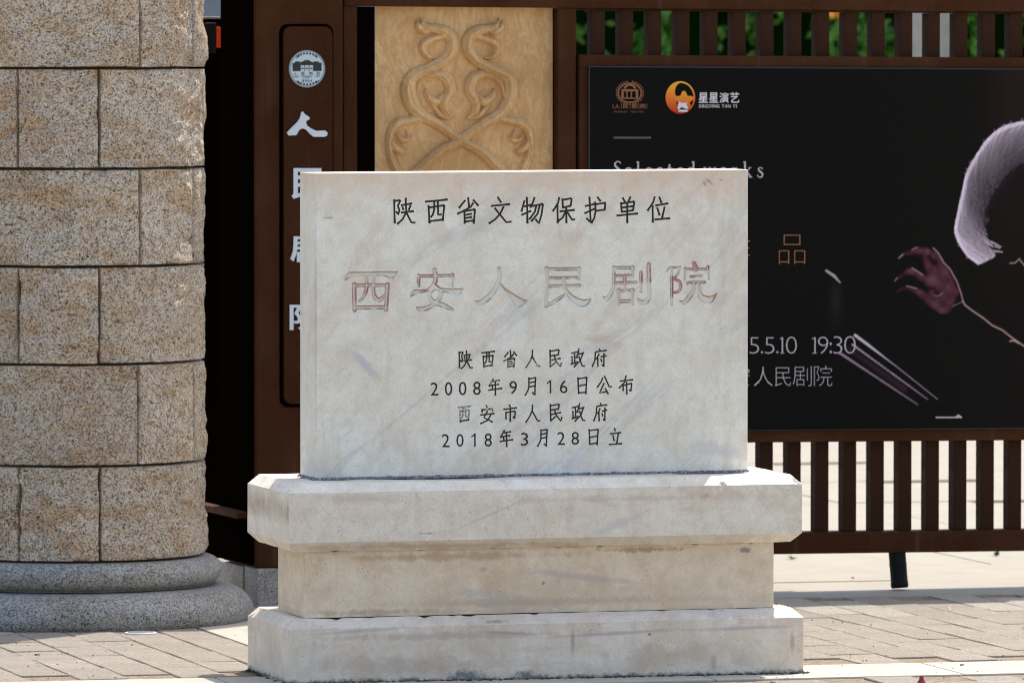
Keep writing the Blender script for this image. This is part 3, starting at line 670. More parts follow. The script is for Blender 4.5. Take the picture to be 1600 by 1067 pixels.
for a in (('2', 80, 392, 155, 520), ('0', 220, 388, 293, 519), ('0', 357, 385, 432, 518), ('8', 497, 383, 572, 515, 0, .42), ('9', 853, 378, 928, 505), ('1', 153, 370, 198, 498, d_), ('6', 281, 370, 356, 498, d_),
          ('2', 191, 898, 266, 1026), ('0', 333, 897, 404, 1022), ('1', 480, 892, 524, 1020), ('8', 609, 890, 681, 1020), ('3', 965, 884, 1038, 1012, 0, .46), ('2', 256, 877, 331, 1004, d_, .42), ('8', 395, 875, 468, 1003, d_, .42)):
    digit(*a)

# ------------------------------------------------------------------ granite column
AX = Vector(((110-CX)/F*20.8, 20.8, 0)); Rc = .364
colm = thing('granite_column', Matrix.Translation(AX), 'round column of rough tan granite blocks on a double grey ring base', 'column')
def lathe(name, prof, mat, parent, n=120, amp=0.0):
    bm = bmesh.new(); rows = []
    for r, z in prof:
        row = []
        for i in range(n):
            a = 2*math.pi*i/n; p = Vector((r*math.sin(a), -r*math.cos(a), z)); d = noise.noise(p*14)*amp+noise.noise(p*60)*amp*.3 if amp else 0
            row.append(bm.verts.new((p.x*(1+d), p.y*(1+d), z)))
        rows.append(row)
    for a, b in zip(rows[:-1], rows[1:]):
        for i in range(n): bm.faces.new((a[i], a[(i+1) % n], b[(i+1) % n], b[i]))
    return fin_bm(name, bm, mat, parent, smooth=True)
arc = lambda cx_, cz_, rx, rz, a0, a1, n=12: [(cx_+rx*math.cos(R(a0+(a1-a0)*i/n)), cz_+rz*math.sin(R(a0+(a1-a0)*i/n))) for i in range(n+1)]
lathe('base_ring', [(.478, -.02), (.486, .0)]+arc(.405, .022, .090, .072, -12, 88, 14)+[(.36, .0945)], 'ring_granite', colm, 200, .004)
lathe('base_ring', [(.35, .096), (.382, .097)]+arc(.368, .135, .040, .038, -75, 80, 14)+[(.34, .174)], 'ring_granite', colm, 200, .003)
lathe('column_core', [(.322, .0), (.322, 2.62)], 'mortar', colm, 64)
zj = [.176, .432, .703, .964, 1.2245, 1.492, 1.762, 2.03, 2.30, 2.57]
cyc = [70, 35]
def stone(a0, a1, z0, z1, seed, fine):
    da = R(a1-a0); W_ = Rc*da; Hh = z1-z0; st = .0034 if fine else .02
    nx = max(4, int(W_/st)); nz_ = max(4, int(Hh/st)); off = Vector((seed*7.13, seed*3.7, seed*1.9))
    V = []
    tilt = random.uniform(-.004, .004); wob0 = random.uniform(0, 9)
    for j in range(-1, nz_+2):
        jj = min(max(j, 0), nz_)
        for i in range(-1, nx+2):
            ii = min(max(i, 0), nx)
            fx, fz = ii/nx, jj/nz_; a = R(a0)+da*fx; z = z0+Hh*fz
            p = Vector((Rc*math.sin(a), -Rc*math.cos(a), z))
            e = min(fx*W_, (1-fx)*W_, fz*Hh, (1-fz)*Hh)      # distance to the arris
            edge = 1-math.exp(-e/.0055)
            big = noise.fractal(p*5.5+off, .9, 2.1, 4); mid = noise.ridged_multi_fractal(p*11+off, 1.0, 2.1, 3, 1.0, 2.0); fi = noise.fractal(p*55+off, .8, 2.1, 3)
            chip = noise.noise(p*9+off*2)+.35*noise.noise(p*26+off); chip = min(max((chip-.12)*14, 0), 1)-.8*min(max((-.30-chip)*12, 0), 1)
            r = Rc+.001+tilt*(fx-.5)+(big*.0095+(mid-1.2)*.006-chip*.005)*edge+fi*.0024*(.5+.5*edge)-.002*(1-edge)
            if e < .012 and noise.noise(p*16+off) > .34: r -= .010*(1-e/.012)
            # uneven joint line
            if jj in (0, nz_): z += noise.noise(Vector((a*3+wob0, z0*5, seed*.0)))*.0015 + noise.noise(Vector((a*40, z*10, seed)))*.0011
            if ii in (0, nx): a += (noise.noise(Vector((z*14, seed, 0)))*.004+noise.noise(Vector((z*60, seed, 4)))*.0022)/Rc
            if i in (-1, nx+1) or j in (-1, nz_+1): r = Rc-.055
            V.append((r*math.sin(a), -r*math.cos(a), z))
    me = np_mesh('granite_block', V, grid_faces(nx+3, nz_+3)[:, ::-1])
    o = link('granite_block', me, 'column_granite', colm)
sd_ = 1
for ci in range(len(zj)-1):
    A = [34.1, 68.6, 138, 173, 243, 278, 322] if ci % 2 == 1 else [15.5, 84, 118, 188, 222, 290, 340.5]
    if ci % 2 == 1 and ci == 1: A[0] = 32.8
    for a, b in zip(A, A[1:]+[A[0]+360]):
        mida = ((a+b)/2+180) % 360-180; vis = abs(mida) < 100 and ci < 6
        g_ = R(1)*0+.0042
        stone(a+math.degrees(g_/Rc), b-math.degrees(g_/Rc), zj[ci]+.0038, zj[ci+1]-.0038, sd_, vis); sd_ += 1
lathe('column_cap', [(.3, 2.575), (.40, 2.575), (.43, 2.61), (.43, 2.68), (.40, 2.72), (0.001, 2.72)], 'ring_granite', colm, 64)

# ------------------------------------------------------------------ gate
GT = Frame(ground(1405, 921)+Vector((0, -.01, 0)), .30, -.0068)
GT.O = GT.O; k = GT.k
gate = thing('metal_gate', GT.M, 'dark brown metal gate with vertical slats and a carved sandstone panel', 'gate')
X_ = lambda px, py=450, yc=0: GT.lx(px, py, yc); Z_ = lambda px, py, yc=0: GT.lz(px, py, yc)
xe = X_(1790); xL = X_(537)
ztb = Z_(900, 13); ztop = ztb+.085
bx('top_rail', 'brown_metal', gate, xL, xe, -.006, .075, ztb, ztop, .003, k)
zbr0, zbr1 = Z_(1400, 863), Z_(1400, 829.5)
bx('bottom_rail', 'brown_metal', gate, xL, xe, -.004, .066, zbr0, zbr1, .003, k)
# hollow lip under the top rail
bx('rail_lip', 'brown_metal_slat', gate, X_(901), xe, .010, .064, ztb-.006, ztb-.0005, .001, k)
zf0, zf1 = Z_(918, 102.5), Z_(918, 86); zg1, zg0 = Z_(1400, 673), Z_(1400, 689)
bx('stile', 'brown_metal', gate, X_(871), X_(900), -.002, .07, zbr1+.0005, ztb-.0005, .002, k)
bx('stile', 'brown_metal', gate, xL, X_(558), -.002, .07, zbr1+.0005, ztb-.0005, .002, k)
bx('frame_rail', 'brown_metal', gate, X_(903), xe, -.012, .008, zf0-.006, zf1, .002, k)
bx('frame_rail', 'brown_metal', gate, X_(903), xe, -.012, .008, zg0, zg1+.006, .002, k)
bx('frame_stile', 'brown_metal', gate, X_(903), X_(920), -.0118, .008, zg1+.0065, zf0-.0065, .002, k)
bx('frame_backing', 'dark_metal', gate, X_(900)+.0005, X_(916), .0085, .0115, zg0, zf1, 0, k)
bx('added_shade_panel', 'brown_metal', gate, X_(765)+.0005, X_(900), .0, .07, ztop+.0005, 2.42, .003, k); bx('added_shade_panel', 'brown_metal', gate, xL, X_(765), .0, .07, ztop+.0005, 2.92, .003, k)  # unseen panels added above the gate to keep sun off the column base
# slats
def slat_w(px): return X_(px+29)-X_(px)
sp = 43.75; q = 916.0; pos = []
Lx = X_(916+8.5, 60, .012); pitch = X_(1266+8.5, 750, .012)-Lx; pitch /= 8
x = Lx; i = 0
wsl = X_(20.3+1274, 750)-X_(1274, 750)
sm = None
while x < xe-.06:
    if sm is None:
        o = bx('slat', 'brown_metal_slat', gate, 0, wsl, .012, .058, zbr1+.0005, ztb-.0065, .0012); sm = o.data; o.location = (x, 0, k*x)
    else: o = link('slat', sm, None, gate, (x, 0, k*x))
    x += pitch
print('pitch', pitch, 'slat', wsl)
# recessed inner stile and the carved panel
bx('inner_stile', 'dark_metal', gate, X_(558)+.0005, X_(586, 100, .034)-.0005, .034, .06, zbr1+.001, ztb-.001, .001, k)
bx('inner_stile', 'dark_metal', gate, X_(863, 100, .034)+.0005, X_(871)-.0005, .034, .06, zbr1+.001, ztb-.001, .001, k)
zp1 = Z_(700, 11.0, .03); zp0 = zp1-1.18
# relief field
Hc = (585, 15, 4.186)
left = [
 [(860, 1085, 30), (790, 1020, 30), (690, 930, 28), (600, 880, 26), (520, 830, 26), (400, 745, 28), (300, 690, 34), (235, 610, 42), (215, 520, 40), (245, 440, 34), (340, 392, 30), (440, 340, 30), (500, 270, 34), (495, 185, 34), (440, 140, 30), (380, 125, 24), (325, 110, 18), (298, 60, 4)],
 [(275, 75, 5), (285, 115, 20), (320, 145, 20), (350, 150, 10)],
 [(450, 175, 18), (380, 195, 20), (320, 225, 22), (312, 270, 18), (345, 310, 14), (390, 318, 6)],
 [(270, 560, 10), (290, 480, 16), (340, 440, 16), (410, 425, 24), (470, 455, 32), (490, 530, 30), (455, 600, 26), (455, 660, 22), (510, 712, 6)],
 [(330, 520, 4), (345, 570, 20), (400, 605, 24), (435, 560, 12)],
 [(345, 590, 6), (400, 660, 14), (440, 700, 14), (500, 715, 5)],
 [(320, 710, 22), (230, 725, 24), (140, 750, 26), (98, 820, 22), (88, 900, 16), (100, 980, 16), (140, 1070, 20)],
 [(100, 840, 8), (120, 890, 18), (160, 925, 20), (190, 930, 10)], [(140, 810, 6), (165, 850, 14), (205, 855, 16), (240, 830, 5)], [(200, 785, 4), (212, 830, 10)],
 [(100, 870, 4), (110, 960, 14), (150, 1060, 18)]]
left = [[(x, y, w_*1.22 if w_ > 12 else w_) for x, y, w_ in q] for q in left]
def mirror(st): return [(1108-x, y, w) for x, y, w in st]
strokes = [cr(*Hc, smooth_stroke(q, 5)) for q in left]
rstrokes = [cr(*Hc, smooth_stroke(mirror(q), 5)) for q in left]
PXa, PXb, PYa, PYb = 586.0, 863.5, 11.0, 290.0; st_ = .75
nx = int((PXb-PXa)/st_)+1; ny = int((PYb-PYa)/st_)+1
X, Y = np.meshgrid(np.linspace(PXa, PXb, nx), np.linspace(PYa, PYb, ny))
def relief(ss, hgt):
    Hh = np.zeros(X.shape)
    for q in ss:
        wmax = max(p[2] for p in q); s1 = seg_field(X, Y, [q]); d = np.clip(-s1/(wmax*.95), 0, 1)
        h = np.sqrt(np.clip(1-(1-d)**2, 0, 1))*hgt*(.45+.55*wmax/9)
        h += np.where(d > 0, .0012*np.cos(d*9), 0)
        Hh = np.maximum(Hh, h)
        g_ = np.clip(1-np.abs(s1-1.4)/2.2, 0, 1)*-.0028
        Hh = np.where((Hh < .0002) & (s1 > 0), np.minimum(Hh, g_), Hh)
    return Hh
h1 = relief(strokes, .021); h2 = relief(rstrokes, .024)
Hh = np.where(np.abs(h1) > np.abs(h2), h1, h2)
xw = X_(586, 100, .034)+((X-PXa)/(PXb-PXa))*(X_(863.5, 100, .034)-X_(586, 100, .034))
zw = zp1-(Y-PYa)/(PYb-PYa)*(zp1-Z_(700, 290, .034))
V = np.stack([xw, .034-Hh, zw+k*xw], -1).reshape(-1, 3)
panel = link('carved_panel', np_mesh('carved_panel', V, grid_faces(nx, ny)), 'sandstone', gate)
panel['label'] = 'tan sandstone panel carved with scrolling vine tendrils'
bx('panel_slab', 'sandstone', gate, float(xw.min()), float(xw.max()), .034, .056, zp0, float(zw.min())-.0003, .0005, k)
# black support leg with a roller, leaning under the bottom rail
bm = bmesh.new()
p1 = GT.M.inverted() @ Vector(ground(1405, 919)); xt = X_(1401.5, 866, .03)
rad = .0245; top = Vector((xt, .03, zbr0+k*xt+.002)); bot = Vector((X_(1406, 919, .02), .02, .004))
ax = (top-bot).normalized(); e1 = ax.cross(Vector((0, 1, 0))).normalized(); e2 = ax.cross(e1)
prof = [(0, 0), (.93, 0), (1, .004), (1.04, .006), (1.04, .016), (1, .018), (1, .062), (1.025, .064), (1.025, .070), (1, .072), (1, (top-bot).length)]
rows = [[bm.verts.new(bot+ax*h_+(e1*math.cos(t_*math.pi/14)+e2*math.sin(t_*math.pi/14))*rad*max(r_, .01)) for t_ in range(28)] for r_, h_ in prof]
for a, b in zip(rows[:-1], rows[1:]):
    for i in range(28): bm.faces.new((a[i], a[(i+1) % 28], b[(i+1) % 28], b[i]))
bmesh.ops.recalc_face_normals(bm, faces=bm.faces)
plain('black_rubber', (.006, .007, .006), .6, nz=.3, spec=.15)
fin_bm('support_leg', bm, 'black_rubber', gate, smooth=True)

# ------------------------------------------------------------------ poster board on the gate
s = NT('poster_print')
cb_ = s.mix(s.attr('paint_amount'), (.0042, .0046, .0038), s.attr('paint', 'Color'))
s.bump(s.noise(6, 3, .5), .0015, .3)
s.b.inputs['IOR'].default_value = 1.2; s.fin(cb_, .45, spec=.25)
PB = Frame(GT.O, .30, k)
post = thing('poster_board', GT.M, 'black concert poster board with a pianist print fixed to the brown gate', 'poster')
zq1, zq0 = Z_(920, 103.5, -.02), Z_(1400, 671.5, -.02); xq0 = X_(919, 400, -.02)
yb = -.026
s = NT('poster_edge'); s.fin((.02, .022, .024), .25, spec=.6)
bx('board', 'poster_edge', post, xq0, xe-.002, yb+.001, -.0121, zq0, zq1, .0025, k)
# printed face: fine grid so that the print can be laid in as colour
def face(px0, px1, st, name):
    y0, y1 = 100.0, 676.0
    nx = int((px1-px0)/st)+1; ny = int((y1-y0)/st)+1
    return nx, ny
FX0 = 1288.0; FX1 = 1785.0
def lin(px): return X_(px, 400, yb)
z1f, z0f = zq1-.003, zq0+.003
def pxz(py, px): return GT.lz(px, py, yb)
bm = bmesh.new(); xa = xq0+.003; xm = lin(FX0)
vs = [bm.verts.new((a, yb, b)) for a, b in ((xa, z0f), (xm, z0f), (xm, z1f), (xa, z1f))]; bm.faces.new(vs)
pf = fin_bm('printed_face', bm, 'poster_print', post, k)
st = 1.3; nx = int((FX1-FX0)/st); 
xl = np.linspace(xm, min(lin(FX1), xe-.006), nx); ny = 436; zl = np.linspace(z1f, z0f, ny)
XL, ZL = np.meshgrid(xl, zl)
# photo coordinates of each grid point
wp = np.stack([XL, np.full(XL.shape, yb), ZL+k*XL, np.ones(XL.shape)], -1) @ np.array(GT.M).T
c_, s__ = math.cos(TH), math.sin(TH); dx, dy, dz = wp[..., 0], wp[..., 1], wp[..., 2]-H
dd = dy*c_-dz*s__; PX = CX+F*dx/dd; PY = CY-F*(dy*s__+dz*c_)/dd
lin_ = lambda r, g, b: np.array([((v/255)**2.2) for v in (r, g, b)])
base = np.zeros(XL.shape+(3,)); base[:] = (.0042, .0046, .0038)
def blend(img, m, c): 
    m = np.clip(m, 0, 1)[..., None]; return img*(1-m)+np.array(c)*m
# warm stage glow at the upper right
g1 = 1/(1+np.exp(-(PX-1560+.06*(PY-100))/9))*np.clip(1-(PY-60)/420, 0, 1)
base = blend(base, g1*.8, (.030, .015, .011)); base = blend(base, 1/(1+np.exp(-(PX-1470)/60))*.5, (.011, .008, .007))
def curve_mask(P, soft=.9): return np.clip(.5-seg_field(PX, PY, [P])/soft, 0, 1)
I3 = (1450, 150, 3.813); I4 = (1380, 370, 5.927); I5 = (1170, 500, 4.848)
# hair: bands of strands from the crown to the curled tips
Oc = [(760, 260), (700, 200), (640, 165), (572, 155), (510, 166), (440, 190), (380, 235), (330, 290), (280, 370), (235, 450), (208, 560), (182, 680), (162, 790), (178, 860), (230, 945), (300, 1003)]
Ic = [(760, 420), (720, 430), (660, 440), (600, 450), (560, 462), (520, 490), (485, 530), (455, 570), (425, 610), (400, 650), (378, 700), (360, 750), (352, 800), (368, 850), (390, 900), (404, 955)]
Oc = np.array(Oc, float)/3.813+np.array([1450, 150]); Ic = np.array(Ic, float)/3.813+np.array([1450, 150])
T = np.linspace(0, 1, 16)
hair = np.zeros(XL.shape); hw = np.zeros(XL.shape)
def splat(px, py, b, r=1.0):
    # nearest grid cells
    i = int((px-PX[0, 0])/(PX[0, -1]-PX[0, 0])*(nx-1)); 
    if i < 2 or i >= nx-3: return
    j = int((py-PY[0, i])/(PY[-1, i]-PY[0, i])*(ny-1))
    if j < 2 or j >= ny-3: return
    sl = np.s_[j-2:j+3, i-2:i+3]; g = np.exp(-((PX[sl]-px)**2+(PY[sl]-py)**2)/(r*r))
    hair[sl] += g*b; hw[sl] += g
Od = np.array(smooth_stroke([(x, y, 1) for x, y in Oc], 6))[:, :2]; Id = np.array(smooth_stroke([(x, y, 1) for x, y in Ic], 6))[:, :2]
Td = np.linspace(0, 1, len(Od))
def on(tt, ss):
    tt = min(max(tt, 0), 1)
    return [np.interp(tt, Td, Od[:, i])*(1-ss)+np.interp(tt, Td, Id[:, i])*ss for i in (0, 1)]
for q in range(3800):                                   # soft ground tone of the hair
    ss = random.random()*.8; p = on(random.random(), ss); splat(p[0], p[1], .24*(1-ss)+.03, 1.3)
for q in range(760):
    t0 = random.uniform(-.25, .95); sp_ = random.uniform(.22, .42); s00 = random.uniform(0, .55) if random.random() < .45 else 0
    br_ = .9*random.choice((.35, .6, .8, 1.0, 1.35)); ln = random.uniform(.35, 1.0); cv = random.uniform(.9, 1.7)
    for u_ in np.linspace(0, ln, int(110*ln)):
        ss = s00+(1-s00)*u_**cv; tt = t0+sp_*u_
        if tt < 0 or tt > 1: continue
        rim = .75*math.exp(-ss*13); tip = max(0, (tt-.70)/.3)*.75*(1-.4*abs(ss-.5)); body = .50*max(0, 1-ss*1.1)**1.3*(1-.55*max(0, 1-abs(tt-.60)/.2))*(.75+.45*math.sin(t0*41+s00*9))
        p = on(tt, ss); splat(p[0]+.5*math.sin(u_*7+q), p[1], (rim+tip+body)*br_, .62)
for q in range(60):                                    # lit outer contour
    s0 = abs(random.gauss(0, .035)); n0 = random.uniform(0, .8)
    for tt in np.linspace(n0, n0+.25, 90):
        if tt < 1: p = on(tt, s0); splat(p[0], p[1], .85, .6)
dens = np.clip(hw*1.6, 0, 1); val = hair/(hw+1e-6)
hc = lin_(40, 28, 36)[None, None]*(1-np.clip(val*1.25, 0, 1)[..., None])+lin_(232, 212, 228)*np.clip(val*1.25, 0, 1)[..., None]
base = base*(1-dens[..., None])+hc*dens[..., None]
for q in range(46):                                    # stray hairs along the back of the head
    tt = random.uniform(.2, .97); o = np.array([np.interp(tt, T, Oc[:, 0]), np.interp(tt, T, Oc[:, 1])]); a = random.uniform(-2.7, -1.5) if tt < .7 else random.uniform(1.4, 2.6)
    l = random.uniform(2, 8); base = blend(base, curve_mask([(o[0], o[1], .35), (o[0]+l*math.cos(a)*.6, o[1]+l*math.sin(a)*.8, .25)], 1.4)*.6, lin_(190, 170, 175))
for a in ([(1555, 385, 1), (1562, 388, .7)], [(1549, 378, 1.4), (1564, 386, .9)], [(1553, 392, 1.2), (1566, 394, .8)]): base = blend(base, curve_mask(a)*.8, lin_(205, 180, 190))
# hand
fing = [[(150, 195, 8), (210, 155, 24), (290, 135, 36), (400, 140, 44), (470, 190, 44)], [(480, 150, 30), (540, 260, 45), (600, 400, 60), (640, 520, 70)], [(110, 405, 7), (165, 366, 20), (250, 318, 34), (370, 380, 48), (470, 440, 60)],
        [(120, 515, 6), (160, 489, 16), (230, 478, 24), (320, 512, 34), (420, 575, 50), (540, 670, 45)], [(400, 180, 46), (440, 290, 62), (520, 420, 85), (590, 540, 98), (580, 640, 75)], [(470, 520, 60), (600, 620, 60)]]
HS_ = seg_field(PX, PY, [cr(*I4, smooth_stroke(f_, 4)) for f_ in fing])
sh = np.zeros(XL.shape)
for f_ in fing: sh = np.maximum(sh, np.clip(-seg_field(PX, PY, [cr(*I4, smooth_stroke(f_, 4))])/5.5, 0, 1))
nz2 = np.sin(PX*.35+PY*.22)*.12+np.sin(PX*.13-PY*.3)*.15
hm = np.clip(.5-HS_/1.6, 0, 1)
handc = lin_(40, 22, 27)[None, None]*(1-(sh*.8)[..., None])+lin_(88, 52, 62)*np.clip(sh*.75+nz2*.7, 0, 1)[..., None]
base = base*(1-hm[..., None]*.95)+handc*hm[..., None]*.95

for P_, r_, a_ in (((410, 135), 16, .5), ((455, 400), 34, .55), ((330, 130), 20, .35), ((250, 320), 22, .4), ((560, 330), 40, .3), ((330, 505), 22, .4), ((480, 620), 30, .35), ((600, 480), 34, .3), ((540, 690), 24, .4)):
    base = blend(base, np.exp(-((PX-I4[0]-P_[0]/I4[2])**2+(PY-I4[1]-P_[1]/I4[2])**2)/(r_*1.4/I4[2])**2)*a_*.6*hm, lin_(138, 96, 112))
for d_k in ([(500, 300, 6), (560, 440, 8), (620, 580, 5)], [(540, 300, 4), (610, 430, 6), (670, 560, 4)], [(430, 470, 12), (520, 560, 14), (560, 640, 8)],[(430, 190, 18), (460, 260, 10)], [(320, 290, 10), (360, 330, 14), (390, 350, 6)], [(190, 420, 8), (270, 430, 14), (340, 455, 10)], [(470, 470, 10), (500, 530, 14)], [(260, 200, 12), (330, 230, 16), (350, 280, 14)]):
    base = blend(base, np.clip(.5-seg_field(PX, PY, [cr(*I4, d_k)])/4, 0, 1)*(.8 if len(d_k) == 2 or d_k[0][1] < 300 else .38), lin_(24, 14, 17))
for P, a, wdt in (([(465, 105), (510, 150), (560, 240), (620, 300), (680, 410), (720, 520), (740, 600)], .9, 3.2), ([(740, 600), (755, 630), (820, 680), (930, 755), (1010, 820), (1100, 862), (1200, 940), (1330, 1030)], .95, 4.5),
                  ([(265, 288), (365, 353)], .9, 3), ([(215, 455), (310, 480)], .7, 3.5), ([(145, 198), (183, 165)], .6, 5), ([(268, 120), (315, 98)], .5, 4), ([(108, 410), (130, 378)], .6, 3), ([(640, 645), (740, 598)], .5, 2),
                  ([(1175, 245), (1220, 243), (1260, 205), (1310, 270)], .75, 4), ([(1175, 965), (1215, 960), (1255, 985)], .8, 6), ([(480, 545), (520, 548), (550, 520)], .35, 4)):
    base = blend(base, curve_mask(cr(*I4, [(x, y, wdt) for x, y in P]), 1.6)*a, lin_(198, 160, 162))
# keyboard edge lines under the date
base = blend(base, curve_mask(cr(*I5, [(760, 220, 14), (1180, 520, 22)]), 6)*.5, lin_(70, 48, 62))
base = blend(base, curve_mask(cr(*I5, [(805, 115, 10), (900, 185, 9), (1050, 300, 3), (1130, 360, 1.5), (1430, 600, .8)]), 1.2)*.9, lin_(214, 196, 206))
for a0, a1, w0, st0 in (((785, 185), (1355, 600), 6, 26), ((690, 250), (1280, 640), 9, 24)):
    for i in range(24):
        u0 = i/24; u1 = u0+(.55 if i < 12 else .96)/24; p = lambda u_: (a0[0]+(a1[0]-a0[0])*u_, a0[1]+(a1[1]-a0[1])*u_)
        base = blend(base, curve_mask(cr(*I5, [(*p(u0), w0*(1-.6*u0)), (*p(u1), w0*(1-.6*u0))]), 1.2)*(.85-.35*u0), lin_(205, 180, 196) if w0 < 8 else lin_(165, 138, 156))
base = blend(base, curve_mask([(1291, 423, 1.6), (1303, 431, 2.2), (1313, 442, .8)])*.8, lin_(190, 172, 180))
base = blend(base, np.exp(-((PX-1306)/9)**2)*np.clip((PY-435)/20, 0, 1)*np.clip((520-PY)/40, 0, 1)*.6, (.022, .018, .018))
me = np_mesh('printed_picture', np.stack([XL, np.full(XL.shape, yb), ZL+k*XL], -1).reshape(-1, 3), grid_faces(nx, ny), False)
a = me.attributes.new('paint', 'FLOAT_COLOR', 'POINT'); cc = np.ones((nx*ny, 4), np.float32); cc[:, :3] = base.reshape(-1, 3); a.data.foreach_set('color', cc.ravel())
a = me.attributes.new('paint_amount', 'FLOAT', 'POINT'); a.data.foreach_set('value', np.ones(nx*ny, np.float32))
link('printed_picture', me, 'poster_print', post)
# print seam
# lettering
plain('print_pale', (.47, .41, .43), .5); plain('print_orange', (.30, .105, .035), .5); plain('print_brown', (.235, .085, .028), .5); plain('print_grey', (.085, .062, .075), .5); plain('print_white', (.66, .60, .64), .5)
def strokes_print(name, sts, mat, fr=GT, yc=yb, parent=post, lift=.0005):
    bm = bmesh.new()
    for i, (P, wd) in enumerate(sts):
        if len(P[0]) == 3: Pp = P
        else: Pp = [(x, y, wd) for x, y in P]
        n = len(Pp); A = [[], []]
        for j, (x, y, w_) in enumerate(Pp):
            a = Pp[max(0, j-1)]; b = Pp[min(n-1, j+1)]; dx, dy = b[0]-a[0], b[1]-a[1]; l = math.hypot(dx, dy) or 1
            for s_, r in ((1, A[0]), (-1, A[1])):
                lx, lz = fr.loc(x-dy/l*w_*s_, y+dx/l*w_*s_, yc); r.append(bm.verts.new((float(lx), yc-lift-i*.00003, float(lz)+fr.k*float(lx))))
        for j in range(n-1): bm.faces.new((A[0][j], A[1][j], A[1][j+1], A[0][j+1]))
    orient_front(bm); return fin_bm(name, bm, mat, parent)
def letters(name, items, mat, fr=GT, yc=yb, parent=post, lift=.0005):
    for (ch, x0, y0, x1, y1, off) in items:
        if ch == '1': strokes_print('printed_letter', [([(x1-1.6, y0), (x1-1.6, y1-.5)], 1.0), ([(x0, y0+2.6, .4), (x1-1.6, y0+.4, .9)], 0), ([(x0+.4, y1-.4), (x1+1.2, y1-.4)], .5)], mat); continue
        if ch == 'I': strokes_print('printed_letter', [([((x0+x1)/2, y0), ((x0+x1)/2, y1)], .45)], mat); continue
        bm = bmesh.new(); put_glyph(bm, ch, fr, yc, x0, y0, x1, y1, off, lift)
        orient_front(bm); fin_bm('printed_letter', bm, mat, parent)
letters('date_lettering', [(c, a, b, c2, d, -.02) for c, a, b, c2, d in (('2', 1105, 527, 1121, 552), ('0', 1124, 527, 1141, 552), ('2', 1144, 527, 1159, 552))]+[
  ('5', 1171, 527, 1186, 552.5, -.024), ('.', 1189, 548.5, 1192, 552, 0), ('5', 1195, 527, 1210, 552.5, -.024), ('.', 1213, 548.5, 1216, 552, 0), ('1', 1218.5, 527, 1224, 552, -.024), ('0', 1228, 526, 1245, 552.5, -.024),
  ('1', 1268.5, 527, 1275, 552, -.024), ('9', 1278, 526, 1294, 552.5, -.024), (':', 1296.5, 535, 1299.5, 552, 0), ('3', 1302, 525.5, 1316, 552.5, -.024), ('0', 1319, 525, 1337, 552.5, -.024)], 'print_pale')
letters('venue_lettering', [('西', 1108, 573, 1137, 603, -.02), ('安', 1142, 573, 1171.5, 603, -.02), ('人', 1178, 573, 1207, 603, -.02), ('民', 1211, 574, 1235.5, 603, -.02), ('剧', 1239, 572, 1268, 603, -.02), ('院', 1272, 571, 1300, 603, -.02)], 'print_pale')
letters('title_lettering', [('作', 1135, 368, 1172, 412, -.02), ('品', 1217, 367, 1258, 413, -.024)], 'print_orange')
